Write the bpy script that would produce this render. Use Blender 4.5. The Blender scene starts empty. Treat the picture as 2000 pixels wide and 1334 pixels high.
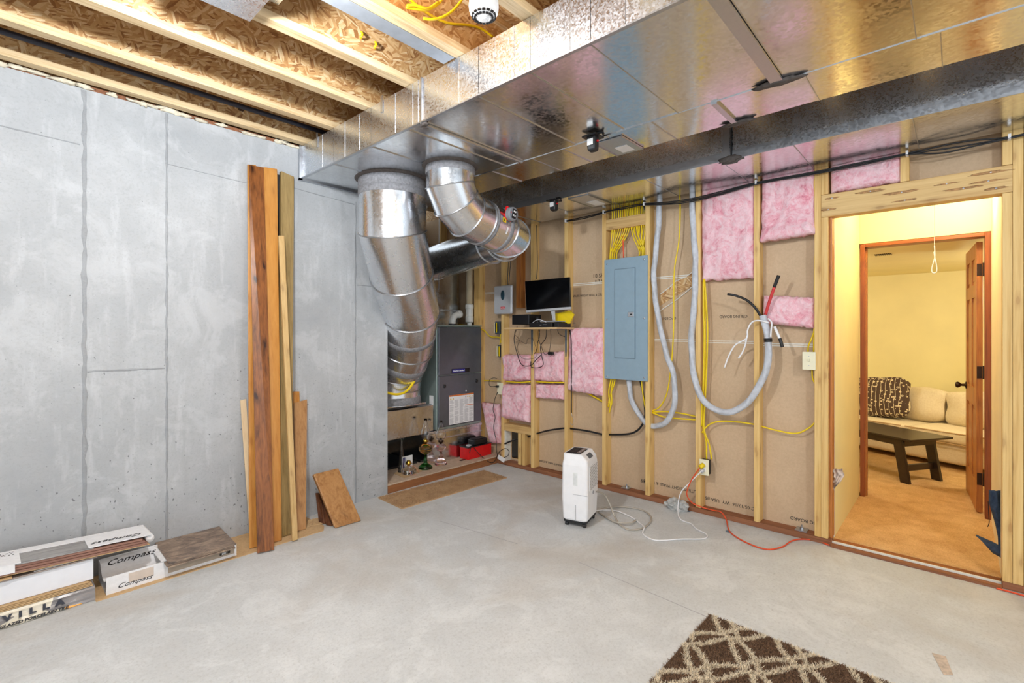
import bpy, math, random
from mathutils import Vector, Matrix, noise
random.seed(7)
C = bpy.context.scene.collection
SC = bpy.context.scene

# ------------------------------------------------------------------ camera, world, lamps, exposure
H = 1.367
FPX, U0, V0 = 958.7, 1000.0, 650.0
TH = math.atan2(872.0, FPX)
cd = bpy.data.cameras.new('camera')
cd.sensor_width = 36.0; cd.lens = FPX / 2000 * 36; cd.shift_y = -0.0085; cd.clip_start = 0.05
cam = bpy.data.objects.new('camera', cd); C.objects.link(cam)
cam.location = (0, 0, H); cam.rotation_euler = (math.pi / 2, 0, TH - math.pi / 2)
SC.camera = cam
wd = bpy.data.worlds.new('world'); SC.world = wd; wd.use_nodes = True
wd.node_tree.nodes['Background'].inputs[0].default_value = (0.84, 0.93, 1.0, 1)
wd.node_tree.nodes['Background'].inputs[1].default_value = 1.05
SC.view_settings.view_transform = 'Standard'; SC.view_settings.look = 'None'
SC.view_settings.exposure = 0.42; SC.view_settings.gamma = 1.0
SC.view_settings.use_curve_mapping = False

def lamp(name, kind, loc, power, col, size=0.05, rot=None, **kw):
    l = bpy.data.lights.new(name, kind); l.energy = power; l.color = col
    if kind == 'POINT' or kind == 'SPOT': l.shadow_soft_size = size
    if kind == 'AREA': l.size = size
    for k, v in kw.items(): setattr(l, k, v)
    o = bpy.data.objects.new(name, l); C.objects.link(o); o.location = loc
    if rot: o.rotation_euler = rot
    return o
lamp('ceiling_bulb_and_fill', 'POINT', (0.55, 1.75, 2.57), 88, (0.93, 0.965, 1.0), 0.05)
lamp('ceiling_bulb_and_fill', 'POINT', (1.05, -1.3, 2.5), 70, (0.93, 0.965, 1.0), 0.06)
lamp('ceiling_bulb_and_fill', 'POINT', (-0.9, -0.4, 2.45), 52, (0.90, 0.95, 1.0), 0.16)  # soft fill added behind the camera to lift stud wall, floor and alcove
lamp('closet_bulb', 'POINT', (4.45, 0.0, 2.42), 15, (1, 0.92, 0.76), 0.05)
lamp('sitting_room_fill', 'POINT', (6.2, -0.9, 1.75), 24, (1, 0.97, 0.90), 0.15)  # unseen lights put in on both sides to brighten the sitting room
lamp('sitting_room_fill', 'POINT', (6.0, 1.9, 1.75), 24, (1, 0.97, 0.90), 0.15)

# ------------------------------------------------------------------ sight lines: a pixel of the photo -> a point on a real plane
_F = (math.cos(TH), math.sin(TH)); _R = (math.sin(TH), -math.cos(TH))
def _ray(u, v):
    a = (u - U0) / FPX
    return (_F[0] + a * _R[0], _F[1] + a * _R[1], (V0 - v) / FPX)
def PX(u, v, x):
    r = _ray(u, v); t = x / r[0]; return Vector((x, r[1] * t, H + r[2] * t))
def PY(u, v, y):
    r = _ray(u, v); t = y / r[1]; return Vector((r[0] * t, y, H + r[2] * t))
def PZ(u, v, z=0.0):
    r = _ray(u, v); t = (z - H) / r[2]; return Vector((r[0] * t, r[1] * t, z))

# ------------------------------------------------------------------ material helpers
def lin(c):
    o = []
    for x in c[:3]:
        x /= 255.0
        o.append(x / 12.92 if x <= 0.04045 else ((x + 0.055) / 1.055) ** 2.4)
    return (*o, 1.0)

class G:
    def __init__(s, name):
        s.m = bpy.data.materials.new(name); s.m.use_nodes = True
        s.t = s.m.node_tree; s.b = s.t.nodes['Principled BSDF']
        s.tc = None
    def n(s, typ, ins=None, **props):
        nd = s.t.nodes.new('ShaderNode' + typ)
        for k, v in props.items(): setattr(nd, k, v)
        for k, v in (ins or {}).items():
            if isinstance(v, bpy.types.NodeSocket): s.t.links.new(v, nd.inputs[k])
            else: nd.inputs[k].default_value = v
        return nd
    def l(s, a, b): s.t.links.new(a, b)
    def co(s, scale=(1, 1, 1), rot=(0, 0, 0), rnd=True):
        tc = s.n('TexCoord')
        src = tc.outputs['Object']
        if rnd:
            oi = s.n('ObjectInfo')
            vm = s.n('VectorMath', {0: oi.outputs['Random'], 1: (37.0, 23.0, 51.0)}, operation='MULTIPLY')
            src = s.n('VectorMath', {0: src, 1: vm.outputs[0]}, operation='ADD').outputs[0]
        return s.n('Mapping', {'Vector': src, 'Scale': scale, 'Rotation': rot}).outputs[0]
    def noise(s, vec, scale, detail=4, rough=0.55, dist=0.0):
        return s.n('TexNoise', {'Vector': vec, 'Scale': scale, 'Detail': detail, 'Roughness': rough, 'Distortion': dist})
    def ramp(s, fac, stops, interp='LINEAR'):
        r = s.n('ValToRGB', {'Fac': fac}); cr = r.color_ramp; cr.interpolation = interp
        while len(cr.elements) < len(stops): cr.elements.new(0.5)
        for e, (p, c) in zip(cr.elements, stops):
            e.position = p; e.color = c if len(c) == 4 else lin(c)
        return r.outputs[0]
    def mix(s, fac, a, b, mode='MIX'):
        nd = s.n('Mix', data_type='RGBA', blend_type=mode)
        for i, v in ((0, fac), (6, a), (7, b)):
            if isinstance(v, bpy.types.NodeSocket): s.l(v, nd.inputs[i])
            else: nd.inputs[i].default_value = v
        return nd.outputs[2]
    def math(s, op, a, b=0.5):
        return s.n('Math', {0: a, 1: b}, operation=op).outputs[0]
    def bump(s, hgt, strength=0.3, dist=0.002):
        bn = s.n('Bump', {'Height': hgt, 'Strength': strength, 'Distance': dist})
        s.l(bn.outputs[0], s.b.inputs['Normal'])
    def set(s, **kw):
        for k, v in kw.items():
            k = k.replace('_', ' ')
            if isinstance(v, bpy.types.NodeSocket): s.l(v, s.b.inputs[k])
            else: s.b.inputs[k].default_value = v
        return s.m
BW = lambda v: (v, v, v, 1.0)

def plain(name, col, rough=0.5, metal=0.0, var=0.06, scale=20.0, bump=0.0):
    g = G(name); c = lin(col)
    nz = g.noise(g.co(), scale)
    lo = tuple(x * (1 - var * 1.6) for x in c[:3]) + (1,); hi = tuple(min(1, x * (1 + var)) for x in c[:3]) + (1,)
    g.set(Base_Color=g.ramp(nz.outputs[0], [(0.3, lo), (0.7, hi)]), Roughness=rough, Metallic=metal)
    if bump: g.bump(nz.outputs[0], bump, 0.001)
    return g.m

def wood(name, dark, light, axis='z', rough=0.6, grain=1.0, knots=0.0, bump=0.15, knotcol=(90, 50, 25)):
    g = G(name)
    ac = {'x': (0.9, 22, 22), 'y': (22, 0.9, 22), 'z': (22, 22, 0.9)}[axis]
    v = g.co(ac)
    n1 = g.noise(v, 1.3 * grain, 5, 0.6, 0.9)
    n2 = g.noise(v, 5.5 * grain, 3, 0.6, 0.2)
    n3 = g.noise(g.co((1.5, 1.5, 1.5)), 1.6, 2)
    f = g.math('ADD', g.math('MULTIPLY', n1.outputs[0], 0.62), g.math('MULTIPLY', n2.outputs[0], 0.38))
    col = g.ramp(f, [(0.36, dark), (0.5, tuple((a + b * 2) / 3 for a, b in zip(dark, light))), (0.64, light)])
    col = g.mix(g.math('MULTIPLY', n3.outputs[0], 0.35), col, lin(dark))
    if knots:
        sp = g.n('SeparateXYZ', {0: g.co()}); xy = g.math('ADD', sp.outputs[0], sp.outputs[2] if axis == 'y' else sp.outputs[1])
        al = sp.outputs[{'x': 0, 'y': 1, 'z': 2}[axis]]; cr = xy if axis == 'z' else g.math('ADD', sp.outputs[2], 0.0)
        vo = g.n('TexVoronoi', {'Vector': g.n('CombineXYZ', {0: g.math('MULTIPLY', cr, 9.0), 1: g.math('MULTIPLY', al, 3.0)}).outputs[0], 'Scale': 1.0}, voronoi_dimensions='2D')
        kf = g.ramp(g.math('ADD', vo.outputs['Distance'], g.math('MULTIPLY', n2.outputs[0], 0.10)), [(0.10, BW(knots)), (0.13, BW(knots * 0.5)), (0.24, BW(0.0))])
        col = g.mix(kf, col, lin(knotcol))
    g.set(Base_Color=col, Roughness=rough)
    g.bump(n2.outputs[0], bump, 0.001)
    return g.m

def osb(name, plane):
    g = G(name)
    tc = g.co()
    sp = g.n('SeparateXYZ', {0: tc})
    a, b = {'xz': (0, 2), 'xy': (0, 1), 'yz': (1, 2)}[plane]
    flat = g.n('CombineXYZ', {0: sp.outputs[a], 1: sp.outputs[b]}).outputs[0]
    wob = g.noise(flat, 6, 2)
    flat = g.n('VectorMath', {0: flat, 1: g.n('VectorMath', {0: wob.outputs[1], 1: (0.03,) * 3}, operation='MULTIPLY').outputs[0]}, operation='ADD').outputs[0]
    cols = []
    for ang, sc in ((0.35, (16, 84, 1)), (1.25, (19, 95, 1)), (2.2, (17, 80, 1)), (2.85, (30, 140, 1))):
        mr = g.n('Mapping', {'Vector': flat, 'Rotation': (0, 0, ang)})
        mp = g.n('Mapping', {'Vector': mr.outputs[0], 'Scale': sc})
        vo = g.n('TexVoronoi', {'Vector': mp.outputs[0], 'Scale': 1.0, 'Randomness': 1.0}, voronoi_dimensions='2D')
        cols.append(g.n('SeparateColor', {0: vo.outputs['Color']}).outputs)
    sel = g.n('TexVoronoi', {'Vector': flat, 'Scale': 24.0}, voronoi_dimensions='2D')
    s1 = g.n('SeparateColor', {0: sel.outputs['Color']}).outputs
    v = g.mix(g.math('GREATER_THAN', s1[0], 0.5), cols[0][0], cols[1][0])
    v = g.mix(g.math('GREATER_THAN', s1[1], 0.55), v, cols[2][0])
    v = g.mix(g.math('GREATER_THAN', s1[2], 0.6), v, cols[3][0])
    col = g.ramp(v, [(0.0, (150, 104, 62)), (0.18, (184, 138, 86)), (0.5, (208, 168, 114)), (0.8, (224, 190, 140)), (1.0, (236, 212, 170))])
    fine = g.noise(flat, 160, 3)
    col = g.mix(g.math('MULTIPLY', fine.outputs[0], 0.3), col, lin((120, 76, 38)))
    g.set(Base_Color=col, Roughness=0.65)
    g.bump(v, 0.35, 0.0015)
    return g.m

def galv(name, base=(205, 208, 212), r0=0.14, r1=0.30, spangle=70.0, wave=0.12, wscale=2.2, grit=1.0, wdist=0.01):
    g = G(name)
    v = g.co()
    vo = g.n('TexVoronoi', {'Vector': v, 'Scale': spangle})
    cell = g.n('SeparateColor', {0: vo.outputs['Color']}).outputs
    n1 = g.noise(v, wscale, 2)
    sm = g.noise(v, 9, 4, 0.65)
    k = tuple(x * 0.8 for x in lin(base)[:3]) + (1,)
    col = g.mix(g.math('MULTIPLY', cell[0], 0.5 * grit), lin(base), k)
    r = g.ramp(g.math('ADD', g.math('MULTIPLY', cell[1], 0.5), g.math('MULTIPLY', sm.outputs[0], 0.5)), [(0.25, BW(r0)), (0.75, BW(r1))])
    g.set(Base_Color=col, Metallic=1.0, Roughness=r)
    b1 = g.n('Bump', {'Height': n1.outputs[0], 'Strength': wave, 'Distance': wdist * 10})
    b2 = g.n('Bump', {'Height': cell[2], 'Strength': 0.02 * grit, 'Distance': 0.0004 * grit, 'Normal': b1.outputs[0]})
    g.l(b2.outputs[0], g.b.inputs['Normal'])
    return g.m

def concrete(name, base, dark, pits=True, streak=True, stain=None, rough=0.75, flat=False):
    g = G(name)
    v = g.co(rnd=False)
    big = g.noise(v, 1.1, 5, 0.6)
    mid = g.noise(v, 6.0, 6, 0.65, 0.4)
    col = g.ramp(big.outputs[0], [(0.3, dark), (0.62, base)])
    lo = tuple(x * 0.80 for x in lin(base)[:3]) + (1,)
    col = g.mix(g.ramp(mid.outputs[0], [(0.42, BW(0.55)), (0.66, BW(0.0))]), col, lo)
    if streak:
        st = g.noise(g.co((7, 7, 0.5), rnd=False), 1.4, 4, 0.6)
        col = g.mix(g.ramp(st.outputs[0], [(0.52, BW(0.0)), (0.74, BW(0.5))]), col, tuple(x * 0.72 for x in lin(base)[:3]) + (1,))
        st2 = g.noise(g.co((5, 5, 0.8), rnd=False), 2.4, 4, 0.6)
        col = g.mix(g.ramp(st2.outputs[0], [(0.55, BW(0.0)), (0.72, BW(0.6))]), col, tuple(min(1, x * 1.16) for x in lin(base)[:3]) + (1,))
    gr = g.noise(v, 90, 6, 0.75)
    col = g.mix(g.ramp(gr.outputs[0], [(0.36, BW(0.42)), (0.5, BW(0.0))]), col, tuple(x * 0.62 for x in lin(base)[:3]) + (1,))
    pt = g.noise(v, 3.1, 7, 0.7, 0.8)
    col = g.mix(g.ramp(pt.outputs[0], [(0.52, BW(0.0)), (0.60, BW(0.35)), (0.75, BW(0.5))]), col, tuple(min(1, x * 1.12) for x in lin(base)[:3]) + (1,))
    col = g.mix(g.ramp(pt.outputs[0], [(0.30, BW(0.5)), (0.42, BW(0.0))]), col, tuple(x * 0.78 for x in lin(base)[:3]) + (1,))
    hgt = mid.outputs[0]
    if pits:
        wob = g.noise(v, 30, 2)
        vv = g.n('VectorMath', {0: v, 1: g.n('VectorMath', {0: wob.outputs[1], 1: (0.03,) * 3}, operation='MULTIPLY').outputs[0]}, operation='ADD').outputs[0]
        vv = g.n('Mapping', {'Vector': vv, 'Scale': (1, 1, 0.75)}).outputs[0]
        vo = g.n('TexVoronoi', {'Vector': vv, 'Scale': 46.0})
        cc = g.n('SeparateColor', {0: vo.outputs['Color']}).outputs
        dens = g.noise(v, 1.7, 3)
        zc = g.n('SeparateXYZ', {0: g.n('TexCoord').outputs['Object']}).outputs[2]
        low = g.ramp(g.math('DIVIDE', zc, 2.7), [(0.0, BW(0.22)), (0.55, BW(0.05)), (1.0, BW(0.03))])
        th = g.math('MULTIPLY', g.math('MULTIPLY', cc[0], cc[1]), g.math('ADD', low, g.math('MULTIPLY', dens.outputs[0], 0.22)))
        pit = g.math('LESS_THAN', vo.outputs['Distance'], g.math('SUBTRACT', g.math('MULTIPLY', th, 1.7), 0.075))
        col = g.mix(g.math('MULTIPLY', pit, 0.8), col, lin((96, 98, 100)))
        hgt = g.math('SUBTRACT', mid.outputs[0], g.math('MULTIPLY', pit, 0.8))
    if stain:
        sn = g.noise(g.co((1, 1, 1), rnd=False), 0.9, 4, 0.6, 0.5)
        col = g.mix(g.ramp(sn.outputs[0], [(0.5, BW(0.0)), (0.72, BW(0.7))]), col, lin(stain))
        fine = g.noise(v, 55, 5, 0.7)
        col = g.mix(g.ramp(fine.outputs[0], [(0.3, BW(0.2)), (0.5, BW(0.0))]), col, lin((120, 118, 112)))
        sp = g.n('TexVoronoi', {'Vector': v, 'Scale': 9.0})
        spk = g.math('LESS_THAN', sp.outputs['Distance'], 0.018)
        col = g.mix(g.math('MULTIPLY', spk, 0.7), col, lin((80, 76, 70)))
    g.set(Base_Color=col, Roughness=rough)
    g.bump(hgt, 0.25, 0.003)
    return g.m

def glass(name, col=(255, 255, 255), rough=0.02, ior=1.45):
    g = G(name); g.set(Base_Color=lin(col), Roughness=rough, IOR=ior)
    g.b.inputs['Transmission Weight'].default_value = 1.0
    return g.m

def fabric(name, c1, c2, scale=90, bump=0.5, dist=0.003, rough=0.95):
    g = G(name); v = g.co()
    n1 = g.noise(v, scale, 4, 0.7); n2 = g.noise(v, scale * 0.07, 3)
    f = g.math('ADD', g.math('MULTIPLY', n1.outputs[0], 0.6), g.math('MULTIPLY', n2.outputs[0], 0.4))
    g.set(Base_Color=g.ramp(f, [(0.35, c1), (0.62, c2)]), Roughness=rough)
    g.bump(n1.outputs[0], bump, dist)
    return g.m

M = {}
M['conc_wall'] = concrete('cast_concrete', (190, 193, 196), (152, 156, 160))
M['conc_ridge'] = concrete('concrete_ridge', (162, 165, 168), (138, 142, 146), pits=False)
M['conc_floor'] = concrete('slab_concrete', (214, 217, 218), (192, 196, 198), pits=False, streak=False, stain=(182, 172, 158), rough=0.62)
M['osb_xz'] = osb('strand_board_web', 'xz'); M['osb_xy'] = osb('strand_board_deck', 'xy'); M['osb_yz'] = osb('strand_board_wall', 'yz')
M['lvl'] = wood('joist_flange_wood', (196, 164, 118), (238, 214, 172), 'x', 0.6, 1.3)
M['stud'] = wood('stud_pine', (204, 160, 92), (240, 208, 142), 'z', 0.6, 0.8, knots=0.45, knotcol=(150, 95, 45))
M['stud_y'] = wood('framing_pine', (190, 148, 90), (226, 194, 134), 'y', 0.6, 0.8, knots=0.5, knotcol=(130, 90, 50))
M['plate'] = wood('treated_plate', (112, 68, 42), (164, 108, 74), 'y', 0.7, 1.0)
M['drywall'] = fabric('brown_board_paper', (192, 165, 134), (205, 179, 148), 60, 0.08, 0.001, 0.8)
M['white'] = plain('gypsum_white', (232, 230, 222), 0.8)
M['black'] = plain('black_plastic', (22, 22, 25), 0.35)
M['blackr'] = plain('black_rubber', (26, 27, 30), 0.5)
M['navy'] = plain('dark_iron_pipe', (34, 36, 52), 0.45)
M['ink'] = plain('printed_ink', (52, 46, 40), 0.7)
M['galv'] = galv('galvanized_sheet', (226, 228, 230), 0.13, 0.26, 75, 0.08, 1.8)
M['galv_side'] = galv('galvanized_sheet_side', (226, 230, 236), 0.24, 0.42, 150, 0.05, 3.0, 0.06)
M['galv_dark'] = galv('galvanized_sheet_dull', (226, 230, 236), 0.22, 0.38, 170, 0.05, 2.5, 0.06)
M['galv_pipe'] = galv('galvanized_pipe', (232, 234, 238), 0.20, 0.28, 90, 0.015, 4.0, 0.25)
M['galv_mid'] = galv('galvanized_strap', (196, 200, 206), 0.3, 0.42, 90, 0.02, 2.0, 0.2)
M['sealant'] = plain('grey_duct_sealant', (138, 138, 142), 0.7, 0, 0.2, 60, 0.4)
M['seal_dark'] = plain('dark_duct_sealant', (92, 84, 80), 0.75, 0, 0.2, 60, 0.4)
M['steel'] = plain('bright_steel', (190, 192, 196), 0.3, 1.0)
def pink():
    g = G('pink_fibreglass'); v = g.co()
    n1 = g.noise(v, 9, 6, 0.7, 1.6); n2 = g.noise(v, 40, 5, 0.7, 1.0)
    f = g.math('ADD', g.math('MULTIPLY', n1.outputs[0], 0.65), g.math('MULTIPLY', n2.outputs[0], 0.35))
    g.set(Base_Color=g.ramp(f, [(0.28, (196, 92, 118)), (0.40, (238, 164, 178)), (0.52, (248, 204, 212)), (0.68, (252, 226, 232))]), Roughness=0.95)  # crease shade put into the colour: darker pink in the noise lows
    g.bump(f, 0.9, 0.02)
    return g.m
M['pink'] = pink()
M['yellow'] = plain('yellow_cable_jacket', (238, 206, 20), 0.4)
M['greycable'] = plain('grey_service_cable', (196, 200, 208), 0.45, 0, 0.1, 30)
M['whitep'] = plain('white_plastic', (238, 238, 240), 0.35, 0, 0.02)
M['cream'] = plain('ivory_plastic', (236, 230, 200), 0.4, 0, 0.02)
M['orange'] = plain('orange_cord', (226, 78, 34), 0.45)
M['red'] = plain('red_plastic', (214, 22, 26), 0.35)
M['panel'] = plain('grey_blue_enamel', (140, 164, 180), 0.4, 0, 0.03)
M['panel_d'] = plain('grey_blue_recess', (108, 128, 142), 0.5, 0, 0.03)
M['charcoal'] = plain('charcoal_enamel', (100, 103, 111), 0.26, 0.4, 0.05)
M['cab'] = plain('grey_green_cabinet', (160, 176, 172), 0.35, 0.5, 0.05)
M['paper'] = plain('paper_white', (236, 236, 236), 0.7, 0, 0.02)
M['silver'] = plain('silver_plastic', (196, 198, 202), 0.35, 0.2, 0.03)
M['blue'] = plain('badge_blue', (40, 44, 140), 0.4)
M['orangep'] = plain('printed_orange', (214, 116, 50), 0.6)
M['yellowp'] = plain('printed_yellow', (240, 200, 40), 0.6)
M['greyprint'] = plain('printed_grey', (160, 160, 164), 0.7)
M['pvc'] = plain('pvc_white', (232, 232, 226), 0.35, 0, 0.03)
M['pvc_tan'] = plain('pvc_tan', (206, 190, 158), 0.4, 0, 0.05)
M['card'] = fabric('corrugated_card', (184, 150, 108), (206, 174, 130), 70, 0.15, 0.001, 0.85)
M['cardw'] = fabric('white_card', (222, 222, 224), (236, 236, 238), 50, 0.1, 0.001, 0.7)
M['mat'] = fabric('tan_mat_pile', (172, 136, 98), (210, 176, 136), 150, 0.8, 0.006)
M['shagb'] = plain('brown_shag', (120, 92, 70), 0.95, 0, 0.35, 120)
M['shagc'] = plain('cream_shag', (232, 218, 192), 0.95, 0, 0.2, 120)
M['rugback'] = plain('rug_backing', (104, 82, 64), 0.95)
M['carpet'] = fabric('tan_carpet', (196, 146, 88), (234, 192, 134), 120, 0.7, 0.006)
M['yellowwall'] = plain('yellow_paint', (240, 226, 166), 0.7, 0, 0.03, 3)
M['brass'] = plain('brass', (196, 160, 70), 0.3, 1.0)
M['bronze'] = plain('dark_bronze', (70, 54, 44), 0.35, 0.9)
M['oak'] = wood('stained_door_wood', (150, 84, 34), (206, 138, 66), 'z', 0.4, 1.0, knots=0.3)
M['oak_y'] = wood('stained_trim_head', (120, 62, 28), (172, 98, 46), 'y', 0.4)
M['casing'] = wood('stained_casing', (118, 58, 26), (168, 92, 42), 'z', 0.4)
M['linen'] = fabric('cream_linen', (224, 204, 168), (240, 224, 192), 60, 0.2, 0.002)
M['espresso'] = wood('espresso_wood', (40, 30, 24), (58, 44, 34), 'y', 0.3, 1.0)
M['rock'] = fabric('concrete_chunk', (150, 152, 152), (206, 206, 202), 30, 0.5, 0.004)
M['glass'] = glass('clear_glass'); M['glassg'] = glass('green_glass', (40, 150, 60)); M['glassp'] = glass('pale_pink_glass', (236, 214, 214))
M['glasso'] = glass('olive_oil_glass', (226, 222, 188)); M['oil'] = glass('amber_lamp_oil', (226, 190, 130))
M['screen'] = plain('screen_black', (8, 9, 12), 0.12)
M['navyc'] = fabric('navy_canvas', (38, 52, 74), (64, 82, 108), 40, 0.4, 0.003)

# ------------------------------------------------------------------ geometry helpers
ORG = {}
def tag(o, label=None, cat=None, group=None, kind=None):
    if label: o['label'] = label
    if cat: o['category'] = cat
    if group: o['group'] = group
    if kind: o['kind'] = kind
    return o
def thing(name, label, cat, loc, group=None, kind=None):
    o = bpy.data.objects.new(name, None); o.empty_display_size = 0.05; C.objects.link(o)
    o.location = loc; ORG[o.name] = Vector(loc)
    return tag(o, label, cat, group, kind)

def smooth_path(pts, k=6, closed=False):
    P = [Vector(p) for p in pts]; n = len(P)
    if n < 3: return P
    out = []
    rng = range(n) if closed else range(n - 1)
    for i in rng:
        a = P[(i - 1) % n] if (closed or i > 0) else P[0] * 2 - P[1]
        b = P[i]; c = P[(i + 1) % n]
        d = P[(i + 2) % n] if (closed or i < n - 2) else P[-1] * 2 - P[-2]
        for j in range(k):
            t = j / k
            out.append(0.5 * ((2 * b) + (c - a) * t + (2 * a - 5 * b + 4 * c - d) * t * t + (3 * b - a - 3 * c + d) * t ** 3))
    if not closed: out.append(P[-1])
    return out

class MB:
    def __init__(s): s.v = []; s.f = []; s.M = None
    def add(s, vs, fs):
        k = len(s.v)
        for p in vs:
            p = Vector(p); s.v.append(s.M @ p if s.M else p)
        s.f += [tuple(i + k for i in f) for f in fs]
        return s
    def box(s, x0, x1, y0, y1, z0, z1):
        return s.add([(x0, y0, z0), (x1, y0, z0), (x1, y1, z0), (x0, y1, z0), (x0, y0, z1), (x1, y0, z1), (x1, y1, z1), (x0, y1, z1)],
                     [(0, 3, 2, 1), (4, 5, 6, 7), (0, 1, 5, 4), (1, 2, 6, 5), (2, 3, 7, 6), (3, 0, 4, 7)])
    def prism(s, poly, ext):
        n = len(poly); e = Vector(ext); P = [Vector(p) for p in poly]
        return s.add(P + [p + e for p in P], [tuple(range(n))[::-1], tuple(range(n, 2 * n))] + [(i, (i + 1) % n, n + (i + 1) % n, n + i) for i in range(n)])
    def tube(s, pts, r, n=8, k=6, sm=True, closed=False, lobes=0, twist=0.0, flat=1.0):
        P = smooth_path(pts, k, closed) if sm else [Vector(p) for p in pts]
        m = len(P); vs = []; up = Vector((0.13, 0.21, 0.97)); dist = 0.0
        for i, p in enumerate(P):
            a = P[(i - 1) % m] if (closed or i > 0) else P[0]
            b = P[(i + 1) % m] if (closed or i < m - 1) else P[-1]
            t = (b - a)
            t = t.normalized() if t.length > 1e-9 else Vector((0, 0, 1))
            up = up - t * up.dot(t)
            if up.length < 1e-4: up = t.orthogonal()
            up.normalize(); w = t.cross(up)
            if i: dist += (p - P[i - 1]).length
            rr = r[min(i, len(r) - 1)] if isinstance(r, (list, tuple)) else r
            for j in range(n):
                q = 2 * math.pi * j / n
                rq = rr * (1 + (0.10 * math.cos(lobes * q + twist * dist) if lobes else 0))
                vs.append(p + up * (math.cos(q) * rq) + w * (math.sin(q) * rq * flat))
        fs = []
        for i in range(m if closed else m - 1):
            i2 = (i + 1) % m
            for j in range(n):
                j2 = (j + 1) % n
                fs.append((i * n + j, i * n + j2, i2 * n + j2, i2 * n + j))
        if not closed: fs += [tuple(range(n))[::-1], tuple((m - 1) * n + j for j in range(n))]
        return s.add(vs, fs)
    def lathe(s, prof, c=(0, 0, 0), n=24, M=None, caps=True):
        vs = []
        for r, z in prof:
            for j in range(n):
                q = 2 * math.pi * j / n
                p = Vector((r * math.cos(q), r * math.sin(q), z))
                if M: p = M @ p
                vs.append(p + Vector(c))
        fs = []
        for i in range(len(prof) - 1):
            for j in range(n):
                j2 = (j + 1) % n
                fs.append((i * n + j, i * n + j2, (i + 1) * n + j2, (i + 1) * n + j))
        if caps: fs += [tuple(range(n))[::-1], tuple((len(prof) - 1) * n + j for j in range(n))]
        return s.add(vs, fs)
    def blob(s, c, r, seed=0, amp=0.3, n=10, freq=2.0):
        vs = []; c = Vector(c)
        for i in range(n + 1):
            th = math.pi * i / n
            for j in range(2 * n):
                q = math.pi * j / n
                d = Vector((math.sin(th) * math.cos(q), math.sin(th) * math.sin(q), math.cos(th)))
                k = 1 + amp * noise.noise(d * freq + Vector((seed * 3.1, seed, 0)))
                vs.append(c + Vector((d.x * r[0], d.y * r[1], d.z * r[2])) * k)
        fs = []
        for i in range(n):
            for j in range(2 * n):
                j2 = (j + 1) % (2 * n)
                fs.append((i * 2 * n + j, (i + 1) * 2 * n + j, (i + 1) * 2 * n + j2, i * 2 * n + j2))
        return s.add(vs, fs)
    def grid(s, fn, nu, nv, thick=None):
        vs = [Vector(fn(i / nu, j / nv)) for i in range(nu + 1) for j in range(nv + 1)]
        W = nv + 1
        fs = [(i * W + j, (i + 1) * W + j, (i + 1) * W + j + 1, i * W + j + 1) for i in range(nu) for j in range(nv)]
        if thick:
            t = Vector(thick); k = len(vs); vs += [p + t for p in vs]
            fs += [tuple(x + k for x in f[::-1]) for f in fs]
            b = [i * W for i in range(nu + 1)] + [nu * W + j for j in range(1, W)] + [i * W + nv for i in range(nu - 1, -1, -1)] + [j for j in range(nv - 1, 0, -1)]
            fs += [(b[i], b[(i + 1) % len(b)], b[(i + 1) % len(b)] + k, b[i] + k) for i in range(len(b))]
        return s.add(vs, fs)
    def build(s, name, mat, parent=None, smooth=False, bevel=0.0, label=None, cat=None, group=None, kind=None, org=None, seg=2):
        me = bpy.data.meshes.new(name)
        if org is None:
            if parent is None:
                lo = [min(v[i] for v in s.v) for i in range(3)]; hi = [max(v[i] for v in s.v) for i in range(3)]
                org = Vector(((lo[0] + hi[0]) / 2, (lo[1] + hi[1]) / 2, lo[2]))
            else: org = ORG[parent.name]
        org = Vector(org)
        me.from_pydata([v - org for v in s.v], [], s.f); me.validate(); 
        me.materials.append(M[mat] if isinstance(mat, str) else mat)
        import bmesh
        bm = bmesh.new(); bm.from_mesh(me); bmesh.ops.recalc_face_normals(bm, faces=bm.faces); bm.to_mesh(me); bm.free()
        if smooth:
            for p in me.polygons: p.use_smooth = True
        o = bpy.data.objects.new(name, me); C.objects.link(o)
        ORG[o.name] = org
        if parent is not None:
            o.parent = parent; o.location = org - ORG[parent.name]
        else: o.location = org
        if bevel:
            b = o.modifiers.new('bevel', 'BEVEL'); b.width = bevel; b.segments = seg; b.limit_method = 'ANGLE'; b.angle_limit = 0.6
            if smooth is None: pass
        if smooth == 'auto':
            pass
        return tag(o, label, cat, group, kind)

def frame(o, right, up):
    r = Vector(right).normalized(); u = Vector(up); u = (u - r * u.dot(r)).normalized(); n = r.cross(u)
    m = Matrix((r, u, n)).transposed().to_4x4(); m.translation = Vector(o); return m
def text(body, size, mtx, mat, parent, name='lettering', shear=0.0, ax='CENTER', ext=0.0006, bold=0.0, sx=1.0):
    cu = bpy.data.curves.new(name, 'FONT'); cu.body = body; cu.size = size; cu.align_x = ax; cu.align_y = 'CENTER'
    cu.extrude = ext; cu.shear = shear; cu.offset = bold; cu.resolution_u = 2
    t = bpy.data.objects.new('tmp_text', cu)
    me = bpy.data.meshes.new_from_object(t)
    S = Matrix.Diagonal((sx, 1, 1, 1))
    vs = [(mtx @ S) @ v.co for v in me.vertices]; fs = [tuple(p.vertices) for p in me.polygons]
    bpy.data.objects.remove(t); bpy.data.meshes.remove(me)
    mb = MB(); mb.add(vs, fs)
    return mb.build(name, mat, parent)
def bx(name, mat, a, parent=None, bevel=0.0, **kw):
    return MB().box(*a).build(name, mat, parent, bevel=bevel, **kw)
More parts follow.
